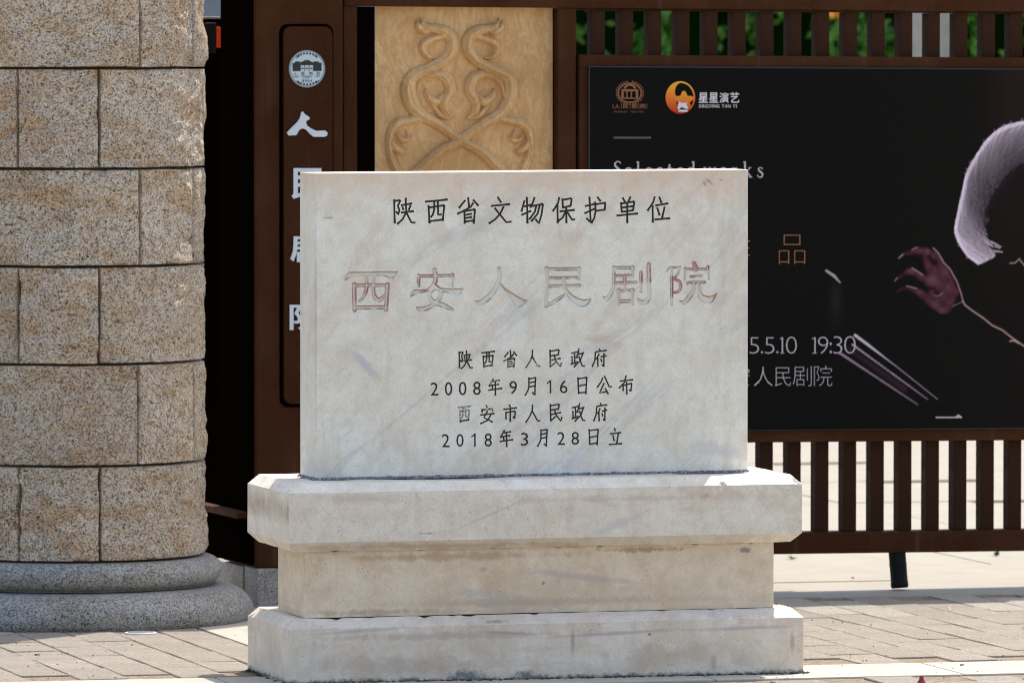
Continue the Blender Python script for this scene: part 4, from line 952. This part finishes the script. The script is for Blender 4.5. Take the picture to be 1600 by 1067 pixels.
# serif lettering: Selected works
B_, XH, AS = 277.5, 262.0, 252.5
def bowl(cx, cy, rx, ry, a0, a1, w=.9, n=12, fat=.7): return ([(cx+rx*math.cos(R(a0+(a1-a0)*i/n)), cy+ry*math.sin(R(a0+(a1-a0)*i/n)), w+fat*abs(math.cos(R(a0+(a1-a0)*i/n)))) for i in range(n+1)], 0)
def stem_(x, y0, y1, feet=True, cap=True):
    r = [([(x, y0), (x, y1)], 1.35)]
    if feet: r.append(([(x-3.2, y1-.4), (x+3.2, y1-.4)], .5))
    if cap: r.append(([(x-3, y0+1.2), (x, y0+.4)], .7))
    return r
def L_(ch, x):
    if ch == 'S': return [([(x+11, 256, .8), (x+9, 253.2, .8), (x+5, 252.6, .9), (x+1.8, 255.5, 1.4), (x+2.2, 259.5, 1.6), (x+7, 264, 1.8), (x+11.5, 269, 1.6), (x+11, 274.5, 1.4), (x+6.5, 277.3, .9), (x+2, 276, .8), (x+.5, 272.5, .7)], 0)]
    if ch == 's': return [([(x+8.2, 264.6, .7), (x+6.6, 262.4, .8), (x+3.8, 262.2, .9), (x+1.6, 264, 1.2), (x+2.4, 266.8, 1.4), (x+6, 269.5, 1.5), (x+8.6, 272.8, 1.3), (x+7.4, 276.2, 1.1), (x+4, 277.5, .9), (x+1, 276, .7), (x+.3, 273.3, .6)], 0)]
    if ch == 'e': return [bowl(x+5, 270, 5, 7.5, -10, -330), ([(x+.5, 268.6), (x+9.8, 268.6)], .5)]
    if ch == 'o': return [bowl(x+5.3, 270, 5.3, 7.6, 0, 360, n=18)]
    if ch == 'c': return [bowl(x+5, 270, 5, 7.5, -50, -310)]
    if ch == 'l': return stem_(x+3, AS, B_)
    if ch == 't': return stem_(x+3, 257, 276, False, False)+[([(x-.5, 262.6), (x+7, 262.6)], .55), ([(x+3, 275, 1.2), (x+5, 277, .8), (x+7.5, 276, .5)], 0)]
    if ch == 'd': return stem_(x+9.5, AS, B_)+[bowl(x+5, 270, 4.8, 7.5, 0, 360, n=16)]
    if ch == 'r': return stem_(x+3, XH, B_)+[([(x+4, 266, .6), (x+6, 262.8, .8), (x+8.6, 262.8, 1.2)], 0)]
    if ch == 'w': return [([(x, XH), (x+4, B_)], 1.1), ([(x+4, B_), (x+8, XH)], .6), ([(x+8, XH), (x+12, B_)], 1.1), ([(x+12, B_), (x+16, XH)], .6), ([(x-2.2, XH), (x+2.4, XH)], .5), ([(x+6, XH), (x+10, XH)], .5), ([(x+13.6, XH), (x+18, XH)], .5)]
    if ch == 'k': return stem_(x+3, AS, B_)+[([(x+11, XH+.5), (x+4, 270.5)], .75), ([(x+5.8, 268.5), (x+12, B_-.5)], 1.25), ([(x+8, XH+.2), (x+13, XH+.2)], .5), ([(x+8.6, B_-.4), (x+14.4, B_-.4)], .5)]
for ch, x in zip('Selectedworks', (959, 977, 994, 1009, 1026, 1043, 1058, 1074, 1101, 1125, 1143, 1161, 1183.3)): strokes_print('printed_letter', L_(ch, x), 'print_pale')
strokes_print('title_rule', [([(958.5, 215.5), (1017, 215.5)], 1.5)], 'print_grey')
strokes_print('numeral_stroke', [([(1462, 652), (1503, 652)], 1.1), ([(1492, 651.5, .3), (1497.5, 649.3, 2.2), (1503, 651.6, .4)], 0)], 'print_pale')
# theatre emblem in bronze ink
def ring_st(cx, cy, rx, ry, w, n=40, a0=0, a1=360): return ([(cx+rx*math.cos(R(a0+(a1-a0)*i/n)), cy+ry*math.sin(R(a0+(a1-a0)*i/n)), w) for i in range(n+1)], 0)
em = [ring_st(984, 145.5, 18, 15, 1.0)]
for i in range(28):
    a = 2*math.pi*i/28
    if abs(a-1.5*math.pi) < .12: continue
    em.append(([(984+20.4*math.cos(a-.06), 145.5+17.3*math.sin(a-.06), 1.2), (984+21.8*math.cos(a+.05), 145.5+18.8*math.sin(a+.05), .5)], 0))
em += [([(971, 141.5), (997, 141.5)], 1.6), ([(975, 138.5), (979, 134.5), (984, 132.8), (989, 134.5), (993, 138.5)], 1.5)]
em += [([(x, 143), (x, 153.5)], w_) for x, w_ in ((972.5, 1.8), (979.3, .9), (986.2, .9), (995, 1.8))]+[([(972, 154), (996, 154)], .8)]
for x in (957.5, 971, 984.5, 998, 1010.5): em.append(([(x, 162.5), (x, 170)], .35))
strokes_print('emblem_print', em, 'print_brown')
letters('emblem_lettering', [('人', 960, 163, 968.5, 170, .01), ('民', 973.5, 162.5, 981.5, 170, .01), ('剧', 987, 162.5, 995.5, 170, .01), ('院', 1000, 162.5, 1008.5, 170, .01)]+[(c, 959.5+i*3.15, 173.6, 961.7+i*3.15, 176.4, -.01) for i, c in enumerate("PEOPLES THEATRE") if c != ' '], 'print_brown')
# round orange company mark: crescent, star and dark hair shape
bm = bmesh.new(); lay = bm.verts.layers.float_color.new('paint'); la2 = bm.verts.layers.float.new('paint_amount')
def disc(bm, pts, lift, cf):
    vs = []
    for x, y in pts:
        lx, lz = GT.loc(x, y, yb); v = bm.verts.new((float(lx), yb-lift, float(lz)+k*float(lx))); c = cf(x, y); v[lay] = (*c, 1); v[la2] = 1; vs.append(v)
    try: bm.faces.new(vs)
    except ValueError: pass
def orange(x, y):
    t = min(max((y-128)/50, 0), 1); a, b, c = (.78, .40, .05), (.72, .17, .03), (.42, .03, .02)
    return tuple((a[i]*(1-2*t)+b[i]*2*t) if t < .5 else (b[i]*(2-2*t)+c[i]*(2*t-1)) for i in range(3))
cx0, cy0, rx0, ry0 = 1063, 152.8, 23.0, 25.4
N = 48
for i in range(N):                                     # ring sector by sector so that the ink can shade from yellow to red
    a0, a1 = 2*math.pi*i/N, 2*math.pi*(i+1)/N
    def wdt(a): return .10+.62*max(0, math.cos(a-R(178)))**1.3+.10*max(0, math.cos(a-R(120)))
    q = []
    for a in (a0, a1): q.append((cx0+rx0*math.cos(a), cy0+ry0*math.sin(a)))
    for a in (a1, a0): q.append((cx0+rx0*(1-wdt(a))*math.cos(a), cy0+ry0*(1-wdt(a))*math.sin(a)))
    disc(bm, q, .0005, orange)
star = []
for i in range(40):
    a = 2*math.pi*i/40-math.pi/2; r = 12.8+3.3*math.cos(5*(a+math.pi/2)); star.append((1068.5+r*math.cos(a), 157.5+r*math.sin(a)*.95))
for i in range(40): disc(bm, [(1068.5, 157.5), star[i], star[(i+1) % 40]], .0008, lambda x, y: tuple(c*.95 for c in orange(x, y-8)))
orient_front(bm); fin_bm('company_mark', bm, 'poster_print', post)
strokes_print('company_mark_white', [([(1060, 171, 1.5), (1062, 164, 3.8), (1069, 165, 4.2), (1074, 170, 1.5)], 0), ([(1060, 173.5), (1074, 173.5)], 1.6), ([(1061, 163, 1.6), (1062.5, 158, .3)], 0), ([(1071, 163, 1.6), (1073.5, 160, .3)], 0)], 'print_white', lift=.0011)
letters('company_lettering', [('星', 1091.5, 145, 1106, 161, .012), ('星', 1107.8, 145, 1122, 161, .012), ('演', 1124, 145, 1138.5, 161, .012), ('艺', 1140.5, 144.5, 1155, 161, .012)], 'print_white')
LT = "XINGXING YAN YI"; wdl = {'I': 1.4, ' ': 2.0}; x = 1091.5; it2 = []
for c in LT:
    w_ = wdl.get(c, 4.1)
    if c != ' ': it2.append((c, x, 163.6, x+w_, 168.8, .004))
    x += w_+.75
letters('company_lettering', it2, 'print_white')

# ------------------------------------------------------------------ sign pillar
PO = ground(400, 948)
PI_ = Frame(PO, .30, 0.0)
pil = thing('sign_pillar', PI_.M, 'dark brown metal pillar with round emblem plate and vertical white characters', 'pillar')
px_ = lambda a, b=450, c=0: PI_.lx(a, b, c); pz_ = lambda a, b, c=0: PI_.lz(a, b, c)
xp0, xp1 = px_(398.5), px_(536.5); zb = pz_(420, 887); zt = 2.5
bx('base_block', 'base_granite', pil, px_(401)-.002, xp1+.03, -.004, .13, -.03, zb-.001, .004)
bx('base_block', 'base_granite', pil, px_(401)-.004, px_(401)+.03, .142, .50, -.01, zb-.004, .008)
# front shell with a rounded panel edge
bx('pillar_body', 'brown_metal', pil, xp0, xp1, 0, .36, zb, zt, .006, seg=3)
bx('side_shade_panel', 'dark_metal', pil, xp0-.006, xp0-.0005, .012, .352, zb+.006, zt-.02, .001)  # near-black sheet over the left face, its shade put into the colour
bx('side_rail', 'brown_metal', pil, xp0-.045, xp0-.0065, .03, .56, pz_(398, 811), pz_(398, 801), .003)
# rounded plate with groove
def rrect(x0, x1, z0, z1, r, n=8):
    P = []
    for (cx_, cz_, a0) in ((x1-r, z1-r, 0), (x0+r, z1-r, 90), (x0+r, z0+r, 180), (x1-r, z0+r, 270)):
        P += [(cx_+r*math.cos(R(a0+90*i/n)), cz_+r*math.sin(R(a0+90*i/n))) for i in range(n+1)]
    return P
gx0, gx1, gz0, gz1 = px_(436.5), px_(521), pz_(480, 636), pz_(480, 38)
bm = prism(bmesh.new(), rrect(gx0, gx1, gz0, gz1, .024), -.0012, 0.0005); fin_bm('plate_recess', bm, 'dark_metal', pil)
nx0, nx1, nz0, nz1 = px_(441.5), px_(517.5), pz_(480, 630), pz_(480, 42)
bm = prism(bmesh.new(), rrect(nx0, nx1, nz0, nz1, .022), -.016, -.0012)
es = [e for e in bm.edges if all(abs(v.co.y+.016) < 1e-6 for v in e.verts)]
bmesh.ops.bevel(bm, geom=es, offset=.0025, segments=2, affect='EDGES')
plate = fin_bm('name_plate', bm, 'plate_metal', pil)
# raised rounded panel border on the pillar face, right of the plate
plain('white_acrylic', (.58, .65, .72), .35, spec=.5)
plain('ink_black', (.006, .007, .008), .4); plain('emblem_white', (.50, .60, .66), .4); plain('emblem_steel', (.24, .30, .36), .35, metal=.2); plain('red_star', (.3, .03, .02), .4)
PF = Frame(PI_.O, .30, 0.0); yp = -.016
def pl_prism(bm, pts, y0, y1):
    L = [PF.loc(x, y, yp) for x, y in pts]; L = [(float(a), float(b)) for a, b in L]
    A = sum(L[i][0]*L[(i+1) % len(L)][1]-L[(i+1) % len(L)][0]*L[i][1] for i in range(len(L)))
    if A < 0: L = L[::-1]
    return prism(bm, L, y0, y1)
Ic5 = (420, 30, 3.558)
def tr(P, c): return [(c[0]+x/c[2], c[1]+y/c[2]) for x, y in P]
ren = tr([(98, 632), (130, 598), (155, 575), (172, 548), (178, 520), (186, 514), (198, 530), (222, 545), (226, 556), (208, 566), (204, 576), (212, 594), (235, 610), (262, 622), (310, 620), (324, 632), (322, 648), (308, 655), (248, 655), (228, 640), (205, 615), (188, 608), (170, 614), (160, 630), (150, 646), (108, 648)], Ic5)
bm = pl_prism(bmesh.new(), ren, yp-.005, yp+.0003); fin_bm('plate_character', bm, 'white_acrylic', plate)
def plate_char(ch, x0, y0, x1, y1, off=.032):
    V, P = glyph(ch, off, 2); a, b = V.min(0), V.max(0); bm = bmesh.new(); vs = []
    for x, y in V:
        lx, lz = PF.loc(x0+(x-a[0])/(b[0]-a[0])*(x1-x0), y1-(y-a[1])/(b[1]-a[1])*(y1-y0), yp); vs.append(bm.verts.new((float(lx), yp-.005, float(lz))))
    for p in P:
        try: bm.faces.new([vs[i] for i in p])
        except ValueError: pass
    bmesh.ops.remove_doubles(bm, verts=bm.verts, dist=1e-6); orient_front(bm)
    r = bmesh.ops.extrude_face_region(bm, geom=list(bm.faces)); 
    for v in [e for e in r['geom'] if isinstance(e, bmesh.types.BMVert)]: v.co.y += .005
    bmesh.ops.recalc_face_normals(bm, faces=bm.faces); fin_bm('plate_character', bm, 'white_acrylic', plate)
plate_char('民', 455, 263, 507, 311, .02); plate_char('剧', 453, 368, 508, 410, .016); plate_char('院', 452, 474, 508, 516, .016)
# emblem
ecx, ecy, er = 479.3, 108.0, 28.3
bm = pl_prism(bmesh.new(), [(ecx+er*math.cos(R(i*7.5)), ecy+er*math.sin(R(i*7.5))*1.03) for i in range(48)], yp-.003, yp+.0003); emb = fin_bm('emblem', bm, 'emblem_steel', plate)
emb_par = plate
def inkp(name, polys, mat, lift):
    bm = bmesh.new()
    for i, P in enumerate(polys):
        L = [PF.loc(x, y, yp) for x, y in P]; bm.faces.new([bm.verts.new((float(a), yp-.003-lift-i*.00002, float(b))) for a, b in L])
    orient_front(bm); return fin_bm(name, bm, mat, plate)
Ee = (445, 75, 16.414)
inkp('emblem_print', [[(ecx+25.3*math.cos(R(i*7.5)), ecy+25.8*math.sin(R(i*7.5))*1.03) for i in range(48)]], 'emblem_white', .0003)
P_ = [[(185, 400), (250, 385), (250, 355), (375, 350), (385, 600), (190, 605)], [(735, 350), (860, 350), (865, 380), (935, 385), (940, 600), (740, 600)], [(380, 370), (460, 350), (500, 322), (560, 312), (620, 322), (670, 360), (740, 372), (740, 450), (380, 450)],
      [(380, 450), (402, 450), (402, 600), (380, 600)], [(493, 450), (512, 450), (512, 600), (493, 600)], [(606, 450), (626, 450), (626, 600), (606, 600)], [(716, 450), (740, 450), (740, 600), (716, 600)],
      [(415, 515), (480, 515), (480, 548), (415, 548)], [(528, 515), (592, 515), (592, 548), (528, 548)], [(640, 515), (702, 515), (702, 548), (640, 548)],
      [(260, 280), (330, 190), (375, 180), (375, 205), (345, 240), (285, 275)], [(745, 195), (800, 200), (852, 262), (820, 262), (760, 225)], [(275, 840), (385, 905), (370, 930), (300, 880)], [(865, 825), (870, 850), (790, 915), (765, 905)]]
for i in range(7):
    a = R(235+i*11.6); c_x, c_y = 563, 545; r0, r1 = 375, 425
    P_.append([(c_x+r0*math.cos(a-.05), c_y+r0*math.sin(a-.05)), (c_x+r1*math.cos(a-.07), c_y+r1*math.sin(a-.07)), (c_x+r1*math.cos(a+.07), c_y+r1*math.sin(a+.07)), (c_x+r0*math.cos(a+.05), c_y+r0*math.sin(a+.05))])
    a = R(55+i*11.6); P_.append([(c_x+r0*math.cos(a-.05), c_y+r0*math.sin(a-.05)), (c_x+r1*math.cos(a-.07), c_y+r1*math.sin(a-.07)), (c_x+r1*math.cos(a+.07), c_y+r1*math.sin(a+.07)), (c_x+r0*math.cos(a+.05), c_y+r0*math.sin(a+.05))])
inkp('emblem_print', [tr(p, Ee) for p in P_], 'ink_black', .0006)
inkp('emblem_print', [tr(p, Ee) for p in ([(190, 722), (350, 722), (350, 765), (230, 760)], [(410, 715), (700, 715), (670, 765), (560, 785), (450, 765)], [(760, 715), (915, 715), (890, 745), (790, 750)])], 'emblem_steel', .0010)
inkp('emblem_print', [tr([(555+26*math.cos(R(-90+i*36))*(1 if i % 2 == 0 else .45), 350+26*math.sin(R(-90+i*36))*(1 if i % 2 == 0 else .45)) for i in range(10)], Ee)], 'red_star', .0013)
its = [('人', 215, 640, 312, 705, .02), ('民', 420, 620, 505, 708, .02), ('剧', 625, 618, 710, 708, .02), ('院', 825, 618, 915, 708, .02), ('1', 455, 815, 485, 885, .01), ('9', 512, 815, 560, 885, .01), ('5', 578, 815, 625, 885, .01), ('4', 640, 815, 692, 885, .01)]
bm = bmesh.new()
for ch, a, b, c, d, of in its: put_glyph(bm, ch, PF, yp-.003, Ee[0]+a/Ee[2], Ee[1]+b/Ee[2], Ee[0]+c/Ee[2], Ee[1]+d/Ee[2], of, .0009)
orient_front(bm); fin_bm('emblem_lettering', bm, 'ink_black', plate)

# ------------------------------------------------------------------ dark post between column and pillar
dp = PI_.M @ Vector((0, 0, 0)); Mdp = Matrix.Translation(Vector(((334-CX)/F*22.2, 22.2, 0))) @ Matrix.Rotation(math.atan(.3), 4, 'Z')
dpo = thing('gate_post', Mdp, 'narrow black steel post with red reflector squeezed between column and sign pillar', 'post')
ztp = H-(30-HOR)*22.2/F
bx('post_body', 'dark_metal', dpo, -.075, .06, 0, .06, -.01, ztp, .003)
plain('steel', (.5, .5, .5), .3, metal=.9); bx('post_cap', 'steel', dpo, -.078, .063, -.003, .063, ztp+.0005, ztp+.006, .001)
s = NT('red_reflector'); s.bump(s.vor(160, out='Distance'), .003, .5); s.fin((.75, .045, .012), .25, spec=.6)
zr = lambda y: H-(y-HOR)*22.2/F
bx('reflector', 'red_reflector', dpo, .006, .045, -.01, -.0005, zr(75), zr(42), .002)
bx('reflector_housing', 'black_rubber', dpo, -.03, .0055, -.012, -.0005, zr(84), zr(36), .003)

# ------------------------------------------------------------------ beyond the gate
def far(px, D): return (px-CX)/F*D
s = NT('leaf_green')
info = s.n('ObjectInfo'); cg = s.mix(s.noise(5, 3, .5), (.006, .045, .003), (.060, .22, .012)); cg = s.mix(s.ramp(s.noise(60, 2), [(.52, 0), (.7, .7)]), cg, (.13, .30, .025))
s.b.inputs['Transmission Weight'].default_value = 0; s.fin(cg, .45, spec=.4); 
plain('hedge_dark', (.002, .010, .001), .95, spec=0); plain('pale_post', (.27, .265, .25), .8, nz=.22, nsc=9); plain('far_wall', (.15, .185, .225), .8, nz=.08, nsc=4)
D0 = 36.0
def hedge(name, x0, x1, D, z1, n, label, cat, seedv):
    root = thing(name, Matrix.Translation((0, D, 0)), label, cat)
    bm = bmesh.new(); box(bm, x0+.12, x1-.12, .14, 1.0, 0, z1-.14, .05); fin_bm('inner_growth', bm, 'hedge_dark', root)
    r = np.random.default_rng(seedv)
    cx = r.uniform(x0, x1, n); cz = r.uniform(0.02, z1, n)
    kp = np.array([noise.noise(Vector((a*5, b*5, 1)))+.5*noise.noise(Vector((a*14, b*14, 4))) for a, b in zip(cx, cz)]) > -.02; cx = cx[kp]; cz = cz[kp]; n = len(cx)
    cy = .22*np.abs(r.normal(0, .6, n))+.07*np.sin(cx*9+np.sin(cz*7)*2)+.07*np.sin(cz*11+cx*4)
    sz = r.uniform(.022, .05, n); a = r.uniform(0, 6.28, (n, 3)); V = np.zeros((n, 4, 3))
    e1 = np.stack([np.cos(a[:, 0])*np.cos(a[:, 1]), np.sin(a[:, 0])*np.cos(a[:, 1]), np.sin(a[:, 1])], -1)
    e2 = np.cross(e1, np.stack([np.sin(a[:, 2]), np.cos(a[:, 2]), 0*a[:, 2]+.4], -1)); e2 /= np.linalg.norm(e2, axis=1, keepdims=True)
    c = np.stack([cx, cy, cz], -1)
    V[:, 0] = c-e1*sz[:, None]; V[:, 1] = c+e2*sz[:, None]*.5; V[:, 2] = c+e1*sz[:, None]; V[:, 3] = c-e2*sz[:, None]*.5
    me = np_mesh('foliage', V.reshape(-1, 3), np.arange(4*n).reshape(-1, 4), False); o = link('foliage', me, 'leaf_green', root); o['kind'] = 'stuff'
    return root
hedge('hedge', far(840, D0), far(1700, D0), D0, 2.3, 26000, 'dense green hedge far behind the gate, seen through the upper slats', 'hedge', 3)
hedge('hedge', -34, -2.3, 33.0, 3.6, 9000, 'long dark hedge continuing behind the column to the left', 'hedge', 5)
pp = thing('stone_post', Matrix.Translation((far(1452, 34), 34, 0)), 'pale grey stone post in front of the green hedge, seen through two upper slat gaps', 'post')
bx('shaft', 'pale_post', pp, -.105, .105, 0, .2, 0, 1.9, .01); bx('cap', 'pale_post', pp, -.13, .13, -.025, .225, 1.903, 1.97, .01)
fl = thing('flower_cluster', Matrix.Translation((far(1300, 35.3), 35.3, 0)), 'yellow and pink blossom spray in front of the hedge behind the gate', 'flower')
plain('yellow_petal', (.75, .32, .02), .6); plain('pink_petal', (.75, .35, .28), .6)
bm = bmesh.new(); box(bm, -.004, .004, 0, .008, 0, 1.63); fin_bm('stem', bm, 'leaf_green', fl)
for i in range(14):
    a, b = random.uniform(-.035, .05), random.uniform(1.66, 1.74); bm = bmesh.new()
    bmesh.ops.create_icosphere(bm, subdivisions=1, radius=random.uniform(.012, .02)); 
    for v in bm.verts: v.co = Vector((v.co.x+a, v.co.y*.5+random.uniform(-.05, 0), v.co.z+b))
    fin_bm('blossom', bm, 'pink_petal' if a < -.012 and b < 1.67 else 'yellow_petal', fl)
fw = thing('far_building', Matrix.Translation((far(250, 52), 52, 0)), 'blue grey wall glimpsed above the black post between column and pillar', 'building')
bx('wall', 'far_wall', fw, -2.4, 2.2, 0, .4, 0, 4.2, .02); bx('cornice', 'pale_post', fw, -2.5, 2.3, -.08, .48, 4.202, 4.4, .02)

# ------------------------------------------------------------------ small things on the ground
lp = ground(220, 989.5)
lid = thing('floor_disc', Matrix.Translation(lp), 'small white metal disc set in the bricks in front of the column ring', 'cover')
plain('white_enamel', (.55, .53, .50), .4); plain('rust_rim', (.2, .14, .1), .7)
def cyl(name, r, z0, z1, mat, parent, n=40, c=(0, 0)):
    bm = bmesh.new(); P = [(r*.97, z1), (r, z1-.0015), (r, z0)]
    rows = [[bm.verts.new((c[0]+q*math.cos(2*math.pi*i/n), c[1]+q*math.sin(2*math.pi*i/n), z)) for i in range(n)] for q, z in P]
    bm.faces.new(rows[0]); 
    for a, b in zip(rows[:-1], rows[1:]):
        for i in range(n): bm.faces.new((b[i], b[(i+1) % n], a[(i+1) % n], a[i]))
    return fin_bm(name, bm, mat, parent)
cyl('rim', .043, -.002, .004, 'white_enamel', lid); cyl('lid', .034, .0041, .0055, 'steel', lid)
bp = ground(1440, 1118)
bot = thing('red_bottle', Matrix.Translation(bp), 'small glossy red bottle tip poking up at the bottom right edge', 'bottle')
s = NT('red_gloss'); s.fin((.26, .012, .010), .15, spec=.6)
zt_ = H-(1056.5-HOR)*bp.y/F
P = [(.001, .0), (.016, .0), (.0175, .004), (.0175, zt_-.034), (.014, zt_-.022), (.009, zt_-.013), (.0058, zt_-.008), (.0052, zt_-.002), (.0046, zt_), (.0005, zt_+.0003)]
o = lathe('bottle_body', P, 'red_gloss', bot, 32)
# weeds in the plaza joints and little bits of litter
plain('weed_green', (.10, .17, .03), .6)
def weed(px, py, n, label):
    p = ground(px, py); r = thing('weed', Matrix.Translation(p), label, 'weed', 'weeds in the plaza joints')
    bm = bmesh.new()
    for i in range(n):
        a = random.uniform(0, 6.28); l = random.uniform(.012, .026); e = Vector((math.cos(a), math.sin(a), random.uniform(.3, 1.1))).normalized(); s_ = Vector((-math.sin(a), math.cos(a), 0))*l*.28
        vs = [bm.verts.new(q) for q in (Vector((0, 0, 0)), e*l*.5+s_, e*l, e*l*.5-s_)]; bm.faces.new(vs)
    fin_bm('leaves', bm, 'weed_green', r)['kind'] = 'stuff'
weed(1238, 873, 16, 'green weed tuft in the sunlit plaza joint nearest the monument')
weed(1556, 868, 12, 'green weed tuft under the gate at the right edge')
plain('litter_white', (.75, .72, .66), .7); plain('dry_leaf', (.16, .09, .04), .8)
def bit(name, px, py, w_, mat, label, cat):
    p = ground(px, py, .004); bm = bmesh.new(); n = 7
    top = [bm.verts.new((w_*math.cos(i*6.283/n)*random.uniform(.6, 1.1), w_*.7*math.sin(i*6.283/n)*random.uniform(.6, 1.1), random.uniform(.002, .006))) for i in range(n)]
    bot_ = [bm.verts.new((v.co.x, v.co.y, v.co.z-.0025)) for v in top]; bm.faces.new(top); bm.faces.new(bot_[::-1])
    for i in range(n): bm.faces.new((bot_[i], bot_[(i+1) % n], top[(i+1) % n], top[i]))
    o = fin_bm(name, bm, mat); o.location = p; setp(o, label, cat)
bit('paper_scrap', 1485, 951.5, .009, 'litter_white', 'white paper scrap on the bricks in front of the gate shadow', 'litter')
bit('dry_leaf', 1503, 1040, .0055, 'dry_leaf', 'dark dry leaf bit on the pale strip at right', 'leaf')
bit('dry_leaf', 58, 1024, .009, 'dry_leaf', 'dark brown crumb lying on the bricks at far left', 'leaf')
bit('dry_leaf', 1333, 904, .006, 'dry_leaf', 'brown crumb on the sunlit plaza under the gate', 'leaf')
# soil, grit and moss along the foot of the monument
bm = bmesh.new()
for i in range(420):
    if i % 4: x, y = random.uniform(-.01, x_br+.012), -abs(random.gauss(.002, .008))
    elif i % 8: x, y = -abs(random.gauss(.002, .008)), random.uniform(0, DEP)
    else: x, y = x_br+abs(random.gauss(.002, .006)), random.uniform(0, .2)
    r_ = random.uniform(.0015, .005); mt = Matrix.Translation((x, y, r_*.3)) @ Matrix.Rotation(random.uniform(0, 6), 4, 'Z') @ Matrix.Diagonal((1.4, 1, .8, 1))
    bmesh.ops.create_icosphere(bm, subdivisions=1, radius=r_, matrix=mt)
plain('soil', (.05, .04, .03), .95, nz=.5, nsc=200)
o = fin_bm('soil_grit', bm, 'soil'); o.matrix_world = ST.M; setp(o, 'dark soil and grit gathered along the foot of the monument', kind='stuff')
bm = bmesh.new()
for i in range(500):
    a = random.uniform(0, 1700); b = random.uniform(948, 1066); p = ground(a, b, .001); r_ = random.uniform(.0008, .0026)
    if 470 < a < 1180: continue
    bmesh.ops.create_icosphere(bm, subdivisions=1, radius=r_, matrix=Matrix.Translation(p))
o = fin_bm('loose_grit', bm, 'joint_sand'); o.data.materials[0] = MATS['brick_paving']; setp(o, 'fine loose grit scattered over the brick paving', kind='stuff')
print('tris ~', sum(len(o.data.polygons)*2 for o in SC.objects if o.type == 'MESH'))
